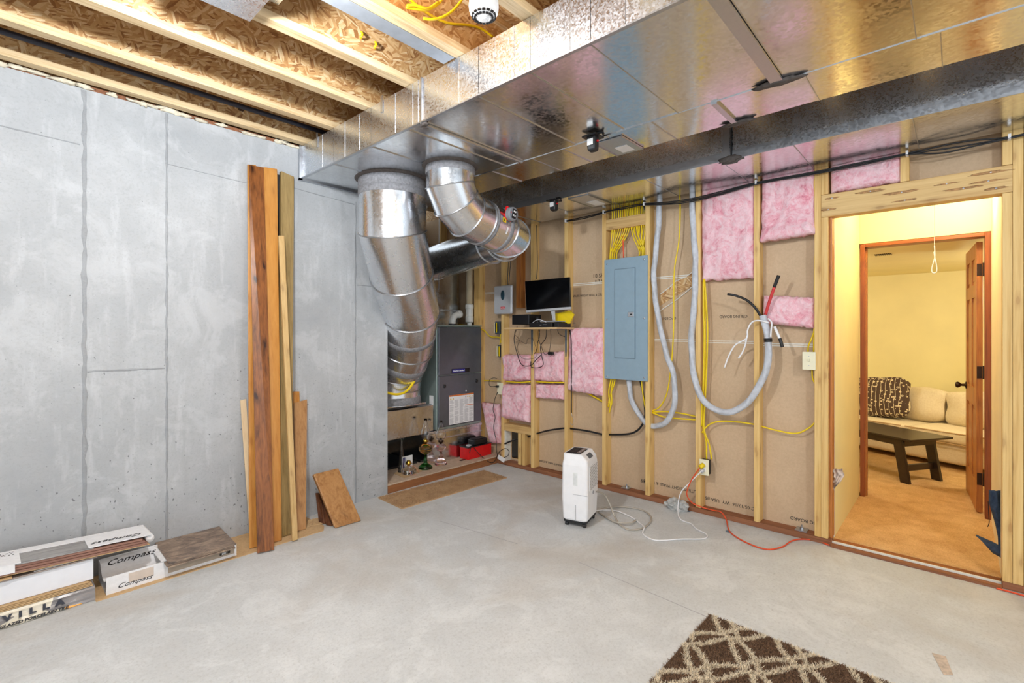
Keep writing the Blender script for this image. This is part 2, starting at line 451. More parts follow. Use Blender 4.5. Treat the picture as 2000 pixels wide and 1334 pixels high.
# ================================================================== THE SETTING
WX, WY = 3.71, 3.583           # stud faces, concrete face
def rough_wall():
    mb = MB()
    mb.box(-4.0, 2.37, WY, WY + 0.22, 0.0, 2.718)
    return mb
floor = bx('floor', 'conc_floor', (-4.2, 3.83, -4.2, 5.0, -0.12, 0.0), kind='structure', org=(0, 0, 0))
for (a, b) in (((1130, 1098), (1383, 1206)), ((860, 1018), (1010, 1062))):
    p, q = PZ(*a), PZ(*b); d = (q - p).normalized(); w = Vector((-d.y, d.x, 0)) * 0.0016
    MB().prism([p - w, q - w, q + w, p + w], (0, 0, 0.0008)).build('joint_line', 'greyprint', floor)
wl = rough_wall().build('wall_left', 'conc_wall', kind='structure', org=(0, 0, 0))
def ridge(p, q, w, seed):
    p, q = Vector(p), Vector(q); n = max(6, int((q - p).length / 0.035)); mb = MB(); d = (q - p).normalized(); sd = Vector((-d.z, 0, d.x))
    vs = []
    for i in range(n + 1):
        c = p + (q - p) * i / n
        a = w * (0.6 + 0.7 * noise.noise(Vector((i * 0.45, seed, 0)))); b = w * (0.6 + 0.7 * noise.noise(Vector((i * 0.5, seed + 9, 0))))
        h = 0.0015 + 0.0035 * abs(noise.noise(Vector((i * 0.8, seed + 4, 0))))
        vs += [c + sd * a + Vector((0, 0.001, 0)), c + sd * a * 0.7 - Vector((0, h, 0)), c - sd * b * 0.7 - Vector((0, h * 0.8, 0)), c - sd * b + Vector((0, 0.001, 0))]
    fs = []
    for i in range(n):
        for j in range(3): fs.append((i * 4 + j, i * 4 + j + 1, i * 4 + 5 + j, i * 4 + 4 + j))
    mb.add(vs, fs); return mb
for k, (a, b, w) in enumerate([((0.418, 0.0), (0.418, 2.71), 0.018), ((0.80, 0.0), (0.80, 2.71), 0.012), ((2.07, 0.0), (2.07, 2.42), 0.012),
                               ((-0.5, 2.43), (0.40, 2.405), 0.007), ((0.80, 2.40), (1.27, 2.385), 0.005), ((1.52, 2.425), (2.06, 2.395), 0.006),
                               ((0.43, 1.15), (0.79, 1.152), 0.009), ((2.08, 1.752), (2.37, 1.75), 0.007), ((-0.42, 0.0), (-0.42, 2.71), 0.014)]):
    ridge((a[0], WY, a[1]), (b[0], WY, b[1]), w, k * 5.3).build('concrete_ridge', 'conc_ridge', wl, smooth=True)
# sill plate, foam, rubble on top of the wall
for x0, x1 in ((-1.5, 0.35), (0.36, 0.78), (0.80, 1.62)):
    bx('sill_plate', 'plate', (x0, x1, WY + 0.004, WY + 0.14, 2.718, 2.742), wl)
foam = MB()
for i in range(34):
    x = -0.3 + i * 0.058 + random.uniform(-.03, .03)
    if random.random() < 0.75: foam.blob((x, WY - 0.004, 2.722 + random.uniform(0, .012)), (random.uniform(.025, .05), 0.012, random.uniform(.008, .016)), i, 0.9, 6, 3.0)
foam.build('spray_foam', plain('spray_foam_cream', (222, 212, 190), 0.9, 0, 0.15, 40, 0.3), wl, smooth=True, kind='stuff')

# alcove shell behind the concrete wall
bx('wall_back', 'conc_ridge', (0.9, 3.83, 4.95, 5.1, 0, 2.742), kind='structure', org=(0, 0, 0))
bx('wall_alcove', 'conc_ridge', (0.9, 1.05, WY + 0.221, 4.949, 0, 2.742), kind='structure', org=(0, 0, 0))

# ceiling: deck with I-joists hung below
ceil = bx('ceiling', 'osb_xy', (-4.2, 3.83, -4.2, 5.0, 3.045, 3.07), kind='structure', org=(0, 0, 0))
JY = [3.53, 3.125, 2.69, 2.262, 1.83, 1.392, 0.96, 0.55, 0.12, -0.3, -0.72, -1.15, -1.6, -2.1]
for y in JY + [3.95, 4.4]:
    j = bx('joist', 'osb_xz', (-4.2, 3.8, y - 0.006, y + 0.006, 2.775, 3.02), ceil)
    bx('flange', 'lvl', (-4.2, 3.8, y - 0.030, y + 0.030, 2.742, 2.780), j)
    bx('flange', 'lvl', (-4.2, 3.8, y - 0.030, y + 0.030, 3.010, 3.044), j)

# stud wall -------------------------------------------------------
DX = 3.80
OY0, OY1, OZ = -0.172, 0.606, 2.115
dw = MB()
dw.box(DX, DX + 0.013, OY1 + 0.02, 3.36, 0.0, 2.742); dw.box(DX, DX + 0.013, 3.47, 4.95, 0.0, 2.742)
dw.box(DX, DX + 0.013, 3.36, 3.47, 0.33, 2.742); dw.box(DX, DX + 0.013, 3.36, 3.47, 0, 0.05)
dw.box(DX, DX + 0.013, -3.0, OY0 - 0.02, 0.0, 2.742); dw.box(DX, DX + 0.013, OY0 - 0.02, OY1 + 0.02, OZ + 0.01, 2.742)
wr = dw.build('wall_right', 'drywall', kind='structure', org=(0, 0, 0))
bx('hole_shade_sheet', 'black', (3.95, 3.96, 3.25, 3.6, 0.0, 0.45), wr)  # black sheet added behind the hole to stand for its shade
STZ = 0.038
def stud(y0, y1, z0=STZ, z1=2.742, mat='stud', x0=WX):
    return bx('stud', mat, (x0, DX, y0, y1, z0, z1), wr, bevel=0.002)
for y0 in (3.49, 3.086, 2.677, 2.270, 1.861, 1.445, 1.031): stud(y0, y0 + 0.038)
stud(0.6605, 0.698); stud(0.622, 0.660, STZ, OZ - 0.001)
stud(OY0 - 0.040, OY0 - 0.002, STZ, OZ - 0.001); stud(OY0 - 0.080, OY0 - 0.041); stud(OY0 - 0.12, OY0 - 0.0815)
for y0 in (-0.70, -1.1, -1.5, -1.9): stud(y0, y0 + 0.038)
stud(3.86, 3.94, 0.078); stud(4.5, 4.54, 0.078)
stud(3.27, 3.335, 1.62, 2.742, 'oak', 3.73)
# cripples above the header
stud(0.622, 0.660, 2.262); stud(0.215, 0.256, 2.262); stud(OY0 - 0.040, OY0 - 0.002, 2.262)
STAIN = plain('timber_stain', (176, 134, 88), 0.8, 0, 0.25, 60)
bx('header', 'stud_y', (WX - 0.002, DX, OY0 - 0.0405, 0.660, OZ, 2.260), wr, bevel=0.003)
for y, z in ((0.62, 2.16), (0.60, 2.23), (0.25, 2.20), (0.235, 2.15), (0.05, 2.21), (-0.02, 2.17), (-0.12, 2.19), (-0.15, 2.145), (-0.13, 2.235), (0.4, 2.235)):
    mb = MB(); mb.blob((WX - 0.0025, y, z), (0.0016, 0.035 + 0.05 * random.random(), 0.004 + 0.004 * random.random()), int(y * 50) + 3, 0.6, 5, 2)
    mb.build('dent_mark', STAIN, wr, smooth=True)
    MB().lathe([(0.0045, 0), (0.004, 0.002), (0.001, 0.003)], (WX - 0.004, y, z), 8, Matrix.Rotation(-math.pi / 2, 3, 'Y')).build('nail', 'steel', wr)
bx('bottom_plate', 'plate', (WX - 0.004, DX, 0.606, 3.60, 0.0, STZ), wr, bevel=0.003)
bx('bottom_plate', 'plate', (WX - 0.004, DX, -3.0, OY0 - 0.002, 0.0, STZ), wr, bevel=0.003)
# block above the breaker panel, low framing near the corner
bx('fire_block', 'stud_y', (WX, DX, 1.8995, 2.2695, 2.256, 2.348), wr, bevel=0.002)
bx('fire_block', 'stud_y', (WX + 0.002, DX, 3.1245, 3.4895, 0.355, 0.43), wr, bevel=0.002)
stud(3.205, 3.243, STZ, 0.354); stud(3.255, 3.293, STZ, 0.354)
bx('white_liner', 'white', (WX + 0.01, DX, 3.475, 3.489, STZ, 0.40), wr)
# paper-less joints in the board
for a, b, z in ((2.31, 2.675, 1.817), (1.49, 1.86, 1.817), (3.53, 3.86, 1.80), (3.13, 3.27, 1.803), (1.487, 1.86, 1.306), (1.072, 1.443, 1.298), (0.70, 1.03, 1.283), (1.90, 2.27, 1.307)):
    bx('board_joint', 'white', (DX - 0.0025, DX, a, b, z - 0.011, z - 0.004), wr)
    bx('board_joint', 'white', (DX - 0.0025, DX, a, b, z + 0.003, z + 0.010), wr)
# broken board with strand board showing behind
pts = [PX(1289, 597, DX - 0.006), PX(1355, 556, DX - 0.006), PX(1354, 531, DX - 0.006), PX(1341, 540, DX - 0.006), PX(1320, 549, DX - 0.006), PX(1308, 561, DX - 0.006), PX(1290, 574, DX - 0.006)]
MB().prism(pts, (0.005, 0, 0)).build('exposed_strand_board', 'osb_yz', wr)
for e in ([(1289, 607), (1322, 585), (1355, 558)], [(1289, 575), (1308, 561), (1320, 549), (1341, 540), (1354, 530)]):
    MB().tube([PX(u, v, DX - 0.008) for u, v in e], 0.004, 6, sm=False).build('torn_board_edge', 'white', wr)
# printed board marks
def wtext(s, u, v, size, inv=True, sx=1.0):
    p = PX(u, v, DX - 0.001)
    text(s, size, frame(p, (0, 1 if inv else -1, 0), (0, 0, -1 if inv else 1)), 'ink', wr, sx=sx)
wtext('CEILING BOARD', 1432, 618, 0.030, sx=0.9)
wtext('GPC 05/17/16  WY  USA #562', 1425, 983, 0.034); wtext('GP LITE-WEIGHT WALL & CEILING', 1310, 950, 0.034)
wtext('ING BOARD', 1571, 1017, 0.032); wtext('BOARD', 1262, 942, 0.030); wtext('LITE-WEIGHT WALL & CEILING', 1078, 905, 0.027)
wtext('GP LITE-WEIGHT WALL & CEILING', 1150, 577, 0.028, False, 0.85); wtext('10 SP', 1168, 539, 0.05, False); wtext('> 3 R', 1170, 549, 0.04, False)
wtext('GPC 05/17', 1305, 622, 0.030)
# anchor bolts with plate washers
for u, v in ((1224, 953), (1566, 1035)):
    p = PZ(u, v, STZ)
    w = MB().box(p.x - 0.035, p.x + 0.035, p.y - 0.035, p.y + 0.035, STZ, STZ + 0.006).build('plate_washer', 'galv_mid', wr)
    MB().lathe([(0.012, 0.006), (0.012, 0.018), (0.006, 0.019), (0.006, 0.034)], (p.x, p.y, STZ), 6).build('anchor_bolt', 'steel', w)

# doorway, closet passage and sitting room ------------------------
yw = 'yellowwall'
bx('floor', 'carpet', (3.832, 7.9, -2.0, 3.6, -0.02, 0.012), kind='structure', org=(0, 0, 0))
wv = bx('wall_passage_left', yw, (3.815, 4.965, OY1 + 0.004, OY1 + 0.03, 0.0, 2.6), kind='structure', org=(0, 0, 0))
bx('jamb_board', 'oak', (3.74, 3.815, OY1 - 0.002, OY1 + 0.015, 0.04, OZ), wv)
MB().grid(lambda a, b: (3.822 + 0.003 * noise.noise(Vector((b * 30, 1, 0))), OY1 + 0.0035 - 0.004 * abs(noise.noise(Vector((b * 22, 3, a)))), 0.02 + b * 2.08), 1, 60, (0.006, -0.004, 0)).build('torn_paper_edge', 'white', wv)
bx('wall_passage_right', plain('pale_wall_board', (240, 222, 186), 0.8, 0, 0.03, 5), (3.815, 4.965, OY0 - 0.03, OY0 - 0.004, 0.0, 2.6), kind='structure', org=(0, 0, 0))  # right wall in a paler tone than the left one
bx('ceiling', yw, (3.815, 4.965, OY0 - 0.03, OY1 + 0.03, 2.6, 2.63), kind='structure', org=(0, 0, 0))
fw = MB(); DW = 4.97
fw.box(DW, DW + 0.10, 0.622, 3.6, 0, 2.6); fw.box(DW, DW + 0.10, -2.0, OY0 - 0.03, 0, 2.6); fw.box(DW, DW + 0.10, OY0 - 0.03, 0.622, 2.105, 2.6)
fw.build('wall_inner', yw, kind='structure', org=(0, 0, 0))
dr = thing('door_1', None, None, (DW, 0.2, 0.012), kind='structure')
bx('jamb', 'casing', (DW - 0.012, DW + 0.11, 0.572, 0.604, 0.012, 2.10), dr, 0.003)
bx('jamb', 'casing', (DW - 0.012, DW + 0.11, OY0 - 0.004, OY0 + 0.030, 0.012, 2.10), dr, 0.003)
bx('door_stop', 'oak', (DW + 0.03, DW + 0.06, 0.560, 0.572, 0.012, 2.07), dr)
bx('door_head', 'oak_y', (DW - 0.012, DW + 0.11, OY0 + 0.030, 0.572, 2.072, 2.10), dr, 0.003)
# open six-panel leaf
a0 = Vector((5.085, -0.135, 0)); ang = math.atan2(0.045, 0.60); LD = Vector((math.cos(ang), math.sin(ang), 0)); LN = Vector((-LD.y, LD.x, 0))
Lm = Matrix((LD, LN, Vector((0, 0, 1)))).transposed().to_4x4(); Lm.translation = a0 + Vector((0, 0, 0.02))
def leafbox(*a):
    mb = MB(); mb.M = Lm; return mb.box(*a)
LW, LH, LT = 0.71, 2.03, 0.035
leaf = MB(); leaf.M = Lm
for x0, x1 in ((0, 0.11), (0.30, 0.41), (0.60, 0.71)): leaf.box(x0, x1, 0, LT, 0, LH)
for z0, z1 in ((0, 0.22), (0.78, 0.92), (1.62, 1.72), (1.92, 2.03)):
    for x0, x1 in ((0.11, 0.30), (0.41, 0.60)): leaf.box(x0, x1, 0.0, LT, z0, z1)
lf = leaf.build('door_leaf', 'oak', dr, bevel=0.002)
for x0, x1 in ((0.11, 0.30), (0.41, 0.60)):
    for z0, z1 in ((0.22, 0.78), (0.92, 1.62), (1.72, 1.92)):
        p = MB(); p.M = Lm; p.box(x0, x1, 0.010, 0.025, z0, z1); p.box(x0 + 0.03, x1 - 0.03, 0.006, 0.029, z0 + 0.03, z1 - 0.03)
        p.build('door_panel', 'oak', lf)
for z in (0.25, 1.05, 1.82):
    mb = MB(); mb.M = Lm; mb.box(-0.003, 0.0, 0.006, LT - 0.002, z - 0.045, z + 0.045); mb.tube([(-0.006, -0.003, z - 0.05), (-0.006, -0.003, z + 0.05)], 0.006, 8, sm=False)
    mb.build('hinge', 'bronze', lf)
kn = MB(); kn.M = Lm
kn.lathe([(0.030, 0), (0.030, 0.006), (0.012, 0.012), (0.010, 0.035), (0.022, 0.045), (0.027, 0.058), (0.020, 0.070), (0.004, 0.073)], (0.65, LT, 0.90), 16, Matrix.Rotation(-math.pi / 2, 3, 'X'))
kn.build('door_knob', 'bronze', lf, smooth=True)
# sitting room shell
bx('wall_sitting_back', yw, (7.70, 7.8, -2.0, 3.6, 0, 2.6), kind='structure', org=(0, 0, 0))
bx('wall_sitting_left', yw, (DW + 0.1, 7.70, 3.5, 3.6, 0, 2.6), kind='structure', org=(0, 0, 0))
bx('wall_sitting_right', yw, (DW + 0.1, 7.70, -2.0, -1.9, 0, 2.6), kind='structure', org=(0, 0, 0))
sc = bx('ceiling', yw, (DW + 0.1, 7.70, -1.9, 3.5, 2.085, 2.12), kind='structure', org=(0, 0, 0))
rg = MB()
p = PZ(1706, 499, 2.083); q = PZ(1735, 496, 2.083)
for i in range(9): rg.box(p.x - 0.05, p.x + 0.05, p.y - 0.02 - i * 0.014, p.y - 0.012 - i * 0.014, 2.078, 2.085)
rg.build('ceiling_register', 'bronze', sc)
bx('baseboard_left', 'casing', (DW + 0.11, 7.69, 3.48, 3.5, 0.012, 0.1), kind='structure')
# threshold
bx('trim_1', 'plate', (WX - 0.03, WX + 0.02, OY0, OY1, 0.0, 0.012), kind='structure')
bx('trim_2', 'white', (WX + 0.034, WX + 0.048, OY0, OY1, 0.0, 0.018), kind='structure')
bx('trim_3', 'oak_y', (WX + 0.06, 3.84, OY0, OY1, 0.0, 0.008), kind='structure')
# ================================================================== DUCTS
bx('wall_rim', 'osb_yz', (3.80, 3.83, -4.2, 5.0, 2.742, 3.045), kind='structure', org=(0, 0, 0))
D1X0, D1S, D1X1, D1Z0, D1Z1 = 1.63, 2.445, 2.775, 2.499, 2.739
d1 = thing('air_duct', 'wide shallow galvanized trunk duct crossing the room under the joists, ending at the concrete wall', 'duct', (2.2, 0.4, D1Z0))
ys = [3.58, 3.10, 2.64, 2.265, 2.135, 1.70, 1.376, 1.067, 0.60, 0.12, -0.40, -0.95, -1.5, -2.2, -3.0]
rj = random.Random(3)
def panel_bottom(name, mat, x0, x1, y0, y1, z, t, parent):
    a = [rj.uniform(-0.0022, 0.0022) for _ in range(4)]
    g = MB()
    f = lambda i, j: (x0 + (x1 - x0) * i, y0 + (y1 - y0) * j, z - 0.0035 * math.sin(math.pi * i) * math.sin(math.pi * j) * rj_amp + a[0] * (1 - i) * (1 - j) + a[1] * i * (1 - j) + a[2] * (1 - i) * j + a[3] * i * j)
    rj_amp = rj.uniform(-1.0, 1.2)
    g.grid(f, 8, 8, (0, 0, t))
    return g.build(name, mat, parent, smooth=False)
def shade(o):
    for p in o.data.polygons: p.use_smooth = True
    return o
for k in range(len(ys) - 1):
    y1, y0 = ys[k], ys[k + 1]
    o = panel_bottom('bottom_panel', 'galv', D1X0 + 0.002, D1S - 0.002, y0 + 0.002, y1 - 0.002, D1Z0, 0.008, d1); 
    bx('side_panel', 'galv_side', (D1X0, D1X0 + 0.006, y0 + 0.0015, y1 - 0.0015, D1Z0 + 0.001, D1Z1), d1)
    bx('cross_seam', 'galv_mid', (D1X0 - 0.003, D1S, y0 - 0.0016, y0 + 0.0016, D1Z0 - 0.004, D1Z0 + 0.002), d1)
    # raised beads on the side
    for q in ((0.33,), (0.3, 0.68))[k % 2]:
        yy = y0 + (y1 - y0) * q
        bx('side_bead', 'galv_side', (D1X0 - 0.0025, D1X0, yy - 0.004, yy + 0.004, D1Z0 + 0.004, D1Z1), d1)
ys2 = [3.57, 3.0, 2.42, 2.05, 1.80, 1.50, 1.22, 0.872, 0.50, 0.05, -0.5, -1.1, -1.9, -3.0]
for k in range(len(ys2) - 1):
    panel_bottom('bottom_panel', 'galv', D1S + 0.002, D1X1 - 0.002, ys2[k + 1] + 0.002, ys2[k] - 0.002, D1Z0 + 0.001, 0.008, d1)
    bx('cross_seam', 'galv_mid', (D1S, D1X1, ys2[k + 1] - 0.0016, ys2[k + 1] + 0.0016, D1Z0 - 0.003, D1Z0 + 0.003), d1)
bx('top_sheet', 'galv_dark', (D1X0 + 0.006, D1X1, -3.0, 3.58, D1Z1 - 0.004, D1Z1), d1)
bx('rear_sheet', 'galv_side', (D1X1 - 0.006, D1X1, -3.0, 3.58, D1Z0 + 0.01, D1Z1 - 0.004), d1)
bx('corner_flange', 'galv_mid', (D1X0 - 0.014, D1X0 + 0.004, -3.0, 3.565, D1Z0 - 0.004, D1Z0 + 0.003), d1)
bx('lock_seam', 'galv', (D1S - 0.002, D1S + 0.002, -3.0, 3.565, D1Z0 - 0.0035, D1Z0 + 0.002), d1)
bx('end_flange', 'galv_mid', (D1X0 - 0.022, D1X1, 3.560, 3.580, D1Z0 - 0.014, D1Z0), d1)
bx('end_flange', 'galv_mid', (D1X0 - 0.022, D1X0, 3.560, 3.580, D1Z0 - 0.0139, D1Z1), d1)
# joint collars (front) and drive cleats (bottom)
bx('drive_cleat', 'galv_mid', (D1X0 - 0.010, D1X0, 2.130, 2.142, D1Z0 - 0.01, D1Z1), d1)
bx('drive_cleat', 'galv_mid', (D1X0, D1S, 2.128, 2.144, D1Z0 - 0.012, D1Z0 - 0.004), d1)
bx('drive_cleat', 'galv_mid', (D1X0, D1S + 0.0, 0.575, 0.625, D1Z0 - 0.014, D1Z0 - 0.004), d1)
bx('drive_cleat', 'galv_mid', (D1S, D1X1, 0.872, 0.900, D1Z0 - 0.012, D1Z0 - 0.002), d1)
for (x, y, rx, ry) in ((2.435, 0.60, 0.03, 0.10), (2.76, 0.87, 0.03, 0.09), (1.64, 2.13, 0.02, 0.03)):
    MB().blob((x, y, D1Z0 - 0.008), (rx, ry, 0.010), int(x * 10), 0.5, 7, 2.5).build('sealant', 'seal_dark', d1, smooth=True)
for y in (3.33, 2.52, 1.85):
    bx('hanger_strap', 'galv_mid', (D1X0 - 0.004, D1X0 - 0.001, y - 0.012, y + 0.012, D1Z1 - 0.07, D1Z1 + 0.03), d1)

D2X0, D2Z0 = 3.162, 2.440
d2 = thing('return_duct', 'second galvanized trunk duct, tucked lower behind the wide one against the stud wall', 'duct', (3.4, 0.4, D2Z0))
ys3 = [3.55, 3.0, 2.55, 2.10, 1.62, 1.10, 0.70, 0.17, -0.45, -1.1, -1.9, -3.0]
for k in range(len(ys3) - 1):
    panel_bottom('bottom_panel', 'galv', D2X0 + 0.002, 3.708, ys3[k + 1] + 0.002, ys3[k] - 0.002, D2Z0, 0.006, d2)
    bx('side_panel', 'galv_dark', (D2X0, D2X0 + 0.006, ys3[k + 1] + 0.002, ys3[k] - 0.002, D2Z0 + 0.055, 2.739), d2)
    bx('cross_seam', 'galv_mid', (D2X0 + 0.002, 3.708, ys3[k + 1] - 0.0016, ys3[k + 1] + 0.0016, D2Z0 - 0.003, D2Z0 + 0.002), d2)
    bx('side_bead', 'galv_dark', (D2X0 - 0.003, D2X0, ys3[k + 1] - 0.006, ys3[k + 1] + 0.006, D2Z0 + 0.055, 2.739), d2)
bx('corner_flange', 'galv_mid', (D2X0 - 0.004, D2X0 + 0.002, -3.0, 3.55, D2Z0, D2Z0 + 0.054), d2)
bx('top_sheet', 'galv_dark', (D2X0 + 0.006, 3.708, -3.0, 3.55, 2.733, 2.739), d2)
bx('hanger_rod', 'blackr', (D2X0 - 0.012, D2X0 - 0.004, 1.034, 1.042, D2Z0 + 0.0, 2.739), d2)
bx('hanger_strap', 'galv_mid', (D2X0 - 0.006, D2X0 - 0.003, 1.05, 1.09, D2Z0 + 0.0, 2.739), d2)
for (x, y, z) in ((3.155, 1.05, 2.445), (3.158, 1.06, 2.70), (3.17, 1.04, D2Z0 - 0.002)):
    MB().blob((x, y, z), (0.012, 0.06, 0.02), int(z * 10), 0.6, 7, 2.5).build('sealant', 'seal_dark', d2, smooth=True)

# access plates with damper actuators
def plate(parent, x0, x1, y0, y1, z):
    p = bx('access_plate', 'galv_mid', (x0, x1, y0, y1, z - 0.006, z - 0.001), parent)
    for a, b in ((y0 - 0.006, y0), (y1, y1 + 0.006)): bx('plate_rail', 'steel', (x0, x1, a, b, z - 0.012, z - 0.001), p)
    bx('plate_label', 'paper', ((x0 + x1) / 2, x1 - 0.03, y0 + 0.04, y1 - 0.05, z - 0.008, z - 0.006), p)
plate(d1, 2.50, 2.765, 1.43, 1.60, D1Z0)
plate(d2, 3.20, 3.55, 2.12, 2.30, D2Z0)
def actuator(label, x, y, z):
    t = thing('damper_actuator', label, 'actuator', (x, y, z - 0.11), 'duct damper actuators')
    MB().lathe([(0.030, 0), (0.036, 0.012), (0.038, 0.03), (0.040, 0.09)], (x, y, z - 0.10), 4, Matrix.Rotation(0.785 + 0.1, 3, 'Z')).build('motor_case', 'blackr', t, bevel=0.01)
    bx('mounting_flange', 'black', (x - 0.045, x + 0.045, y - 0.045, y + 0.045, z - 0.022, z - 0.013), t)
    bx('case_label', 'paper', (x - 0.0325, x - 0.0305, y - 0.02, y + 0.018, z - 0.07, z - 0.035), t)
    MB().tube([(x, y - 0.028, z - 0.045), (x, y - 0.036, z - 0.045)], 0.006, 8, sm=False).build('red_button', 'red', t)
    MB().tube([(x, y - 0.02, z - 0.002), (x, y - 0.06, z - 0.006), (x, y - 0.07, z - 0.02)], 0.007, 8).build('cable_gland', 'black', t)
    return t
pa = PZ(1158, 262, D1Z0); actuator('black damper actuator box hanging under the wide trunk duct', pa.x, pa.y, D1Z0)
pb = PZ(1082, 388, D2Z0); actuator('black damper actuator box hanging under the duct by the stud wall, above the monitor', pb.x, pb.y, D2Z0)

# round pipes with mitred gores
def gore_pipe(t, pts, r, mat, n=40, beads=(), r_end=None):
    P = [Vector(p) for p in pts]; m = len(P)
    T = [(P[i + 1] - P[i]).normalized() for i in range(m - 1)]
    planes = [T[0]] + [(T[i - 1] + T[i]).normalized() for i in range(1, m - 1)] + [T[-1]]
    up = T[0].orthogonal().normalized(); rings = []
    for i in range(m - 1):
        up = (up - T[i] * up.dot(T[i])).normalized(); w = T[i].cross(up)
        seg = []
        for end in (0, 1):
            c, N = P[i + end], planes[i + end]; ring = []
            for j in range(n):
                q = 2 * math.pi * j / n; d = up * math.cos(q) * r + w * math.sin(q) * r
                s_ = -(d.dot(N)) / T[i].dot(N)
                ring.append(c + d + T[i] * s_)
            seg.append(ring)
        mb = MB(); mb.add(seg[0] + seg[1], [(j, (j + 1) % n, n + (j + 1) % n, n + j) for j in range(n)])
        g = mb.build('pipe_gore', mat, t, smooth=True); rings.append((g, seg))
        if i in beads or (i + 1) in beads or not beads:
            b = MB(); rr = [c + (c - P[i + 1]).normalized() * 0.003 for c in seg[1]]
            if i < m - 2: b.tube(rr, 0.0052, 6, sm=False, closed=True).build('bead_ring', 'steel', g, smooth=True)
    return rings
def band(t, c, ax, r, wid, mat='sealant', name='sealant_band'):
    ax = Vector(ax).normalized(); rot = Vector((0, 0, 1)).rotation_difference(ax).to_matrix()
    prof = [(r, -wid / 2), (r + 0.004, -wid / 2 + 0.004), (r + 0.005, 0), (r + 0.003, wid / 2 - 0.004), (r, wid / 2)]
    return MB().lathe(prof, c, 40, rot, caps=False).build(name, mat, t, smooth=True)
p1 = thing('return_pipe', 'large round galvanized elbowed pipe dropping from the wide duct down beside the furnace', 'pipe', (2.11, 3.12, 0.69))
R1 = 0.246
P1 = [(2.11, 3.12, 2.498), (2.11, 3.12, 2.12), (2.30, 3.28, 1.83), (2.57, 3.53, 1.55), (2.70, 3.78, 1.24), (2.72, 3.97, 0.99), (2.72, 4.0, 0.84), (2.72, 4.0, 0.69)]
gore_pipe(p1, P1, R1, 'galv_pipe')
band(p1, (2.11, 3.12, 2.455), (0, 0, 1), R1, 0.085); band(p1, (2.11, 3.12, 2.39), (0, 0, 1), R1, 0.05)
MB().lathe([(R1 + 0.03, 0), (R1 + 0.02, -0.008), (R1, -0.014)], (2.11, 3.12, 2.499), 40, caps=False).build('sealant_collar', 'seal_dark', p1, smooth=True)
dirn = (Vector(P1[4]) - Vector(P1[3])); band(p1, Vector(P1[3]) + dirn * 0.55, dirn, R1, 0.05)
dirn = (Vector(P1[5]) - Vector(P1[4])); band(p1, Vector(P1[4]) + dirn * 0.5, dirn, R1, 0.06)
band(p1, (2.72, 4.0, 0.73), (0, 0, 1), R1, 0.07)
bx('pipe_label', 'paper', (1.93, 1.96, 2.965 - 0.012, 2.965, 2.26, 2.34), p1)
bt = thing('filter_boot', 'galvanized rectangular transition boot at the foot of the large pipe, left of the furnace', 'duct boot', (2.7, 4.0, 0.36))
bx('boot_body', galv('boot_sheet', (200, 200, 204), 0.28, 0.4, 60, 0.05), (2.42, 3.072, 3.84, 4.38, 0.378, 0.665), bt, 0.03, seg=3)
mb = MB(); mb.box(2.43, 3.060, 3.83, 3.842, 0.385, 0.655); mb.build('boot_face', 'galv', bt, bevel=0.02)
bx('boot_collar', 'galv_pipe', (2.44, 3.0, 3.86, 4.3, 0.664, 0.69), bt, 0.01)
MB().tube([(3.02, 3.70, 1.78), (2.96, 3.62, 2.49)], 0.004, 6, sm=False).build('hanging_strap', 'steel', p1)

p2 = thing('supply_pipe', 'medium round galvanized elbow pipe bending right from under the wide duct above the monitor', 'pipe', (2.19, 2.56, 2.1), None)
R2 = 0.163
P2 = [(2.19, 2.56, 2.498), (2.19, 2.56, 2.37), (2.25, 2.57, 2.27), (2.36, 2.58, 2.20), (2.50, 2.585, 2.175), (2.72, 2.59, 2.14), (2.83, 2.62, 2.12), (2.89, 2.72, 2.11), (2.92, 2.88, 2.11), (3.10, 3.85, 2.06), (3.22, 4.076, 2.06)]
gore_pipe(p2, P2, R2, 'galv_pipe')
band(p2, (2.19, 2.56, 2.465), (0, 0, 1), R2, 0.05)
MB().lathe([(R2 + 0.03, 0), (R2 + 0.02, -0.008), (R2, -0.014)], (2.19, 2.56, 2.499), 40, caps=False).build('sealant_collar', 'seal_dark', p2, smooth=True)
ax = Vector(P2[5]) - Vector(P2[4])
band(p2, Vector(P2[4]) + ax * 0.12, ax, R2, 0.03); band(p2, Vector(P2[4]) + ax * 0.80, ax, R2, 0.04)
c = Vector(P2[4]) + ax * 0.55; axn = ax.normalized()
s = Vector((-0.45, -0.75, 0.48)); s = (s - axn * s.dot(axn)).normalized(); 
ctr = c + s * (R2 + 0.002)
sdl = Vector((-0.62, -0.80, 0.02)); sdl = (sdl - axn * sdl.dot(axn)).normalized(); ctr = ctr + sdl * 0.012
fr = Matrix((axn, sdl.cross(axn), sdl)).transposed().to_4x4(); fr.translation = ctr
dm = thing('round_damper', 'grey round zone damper motor on a red bracket, clamped to the medium round pipe', 'damper', tuple(ctr))
k = MB(); k.M = fr; k.box(-0.035, 0.03, -0.05, 0.05, -0.012, 0.010); k.build('red_bracket', 'red', dm, bevel=0.004)
k = MB(); k.M = fr; k.lathe([(0.048, 0.010), (0.050, 0.016), (0.050, 0.045), (0.046, 0.052), (0.030, 0.054)], (0.0, 0, 0), 28); k.build('motor_dial', plain('dial_grey', (128, 130, 136), 0.5), dm, smooth=False, bevel=0.002)
k = MB(); k.M = fr; k.box(-0.022, 0.022, -0.034, 0.034, 0.054, 0.058); dk = k.build('dial_plate', 'black', dm, bevel=0.002)
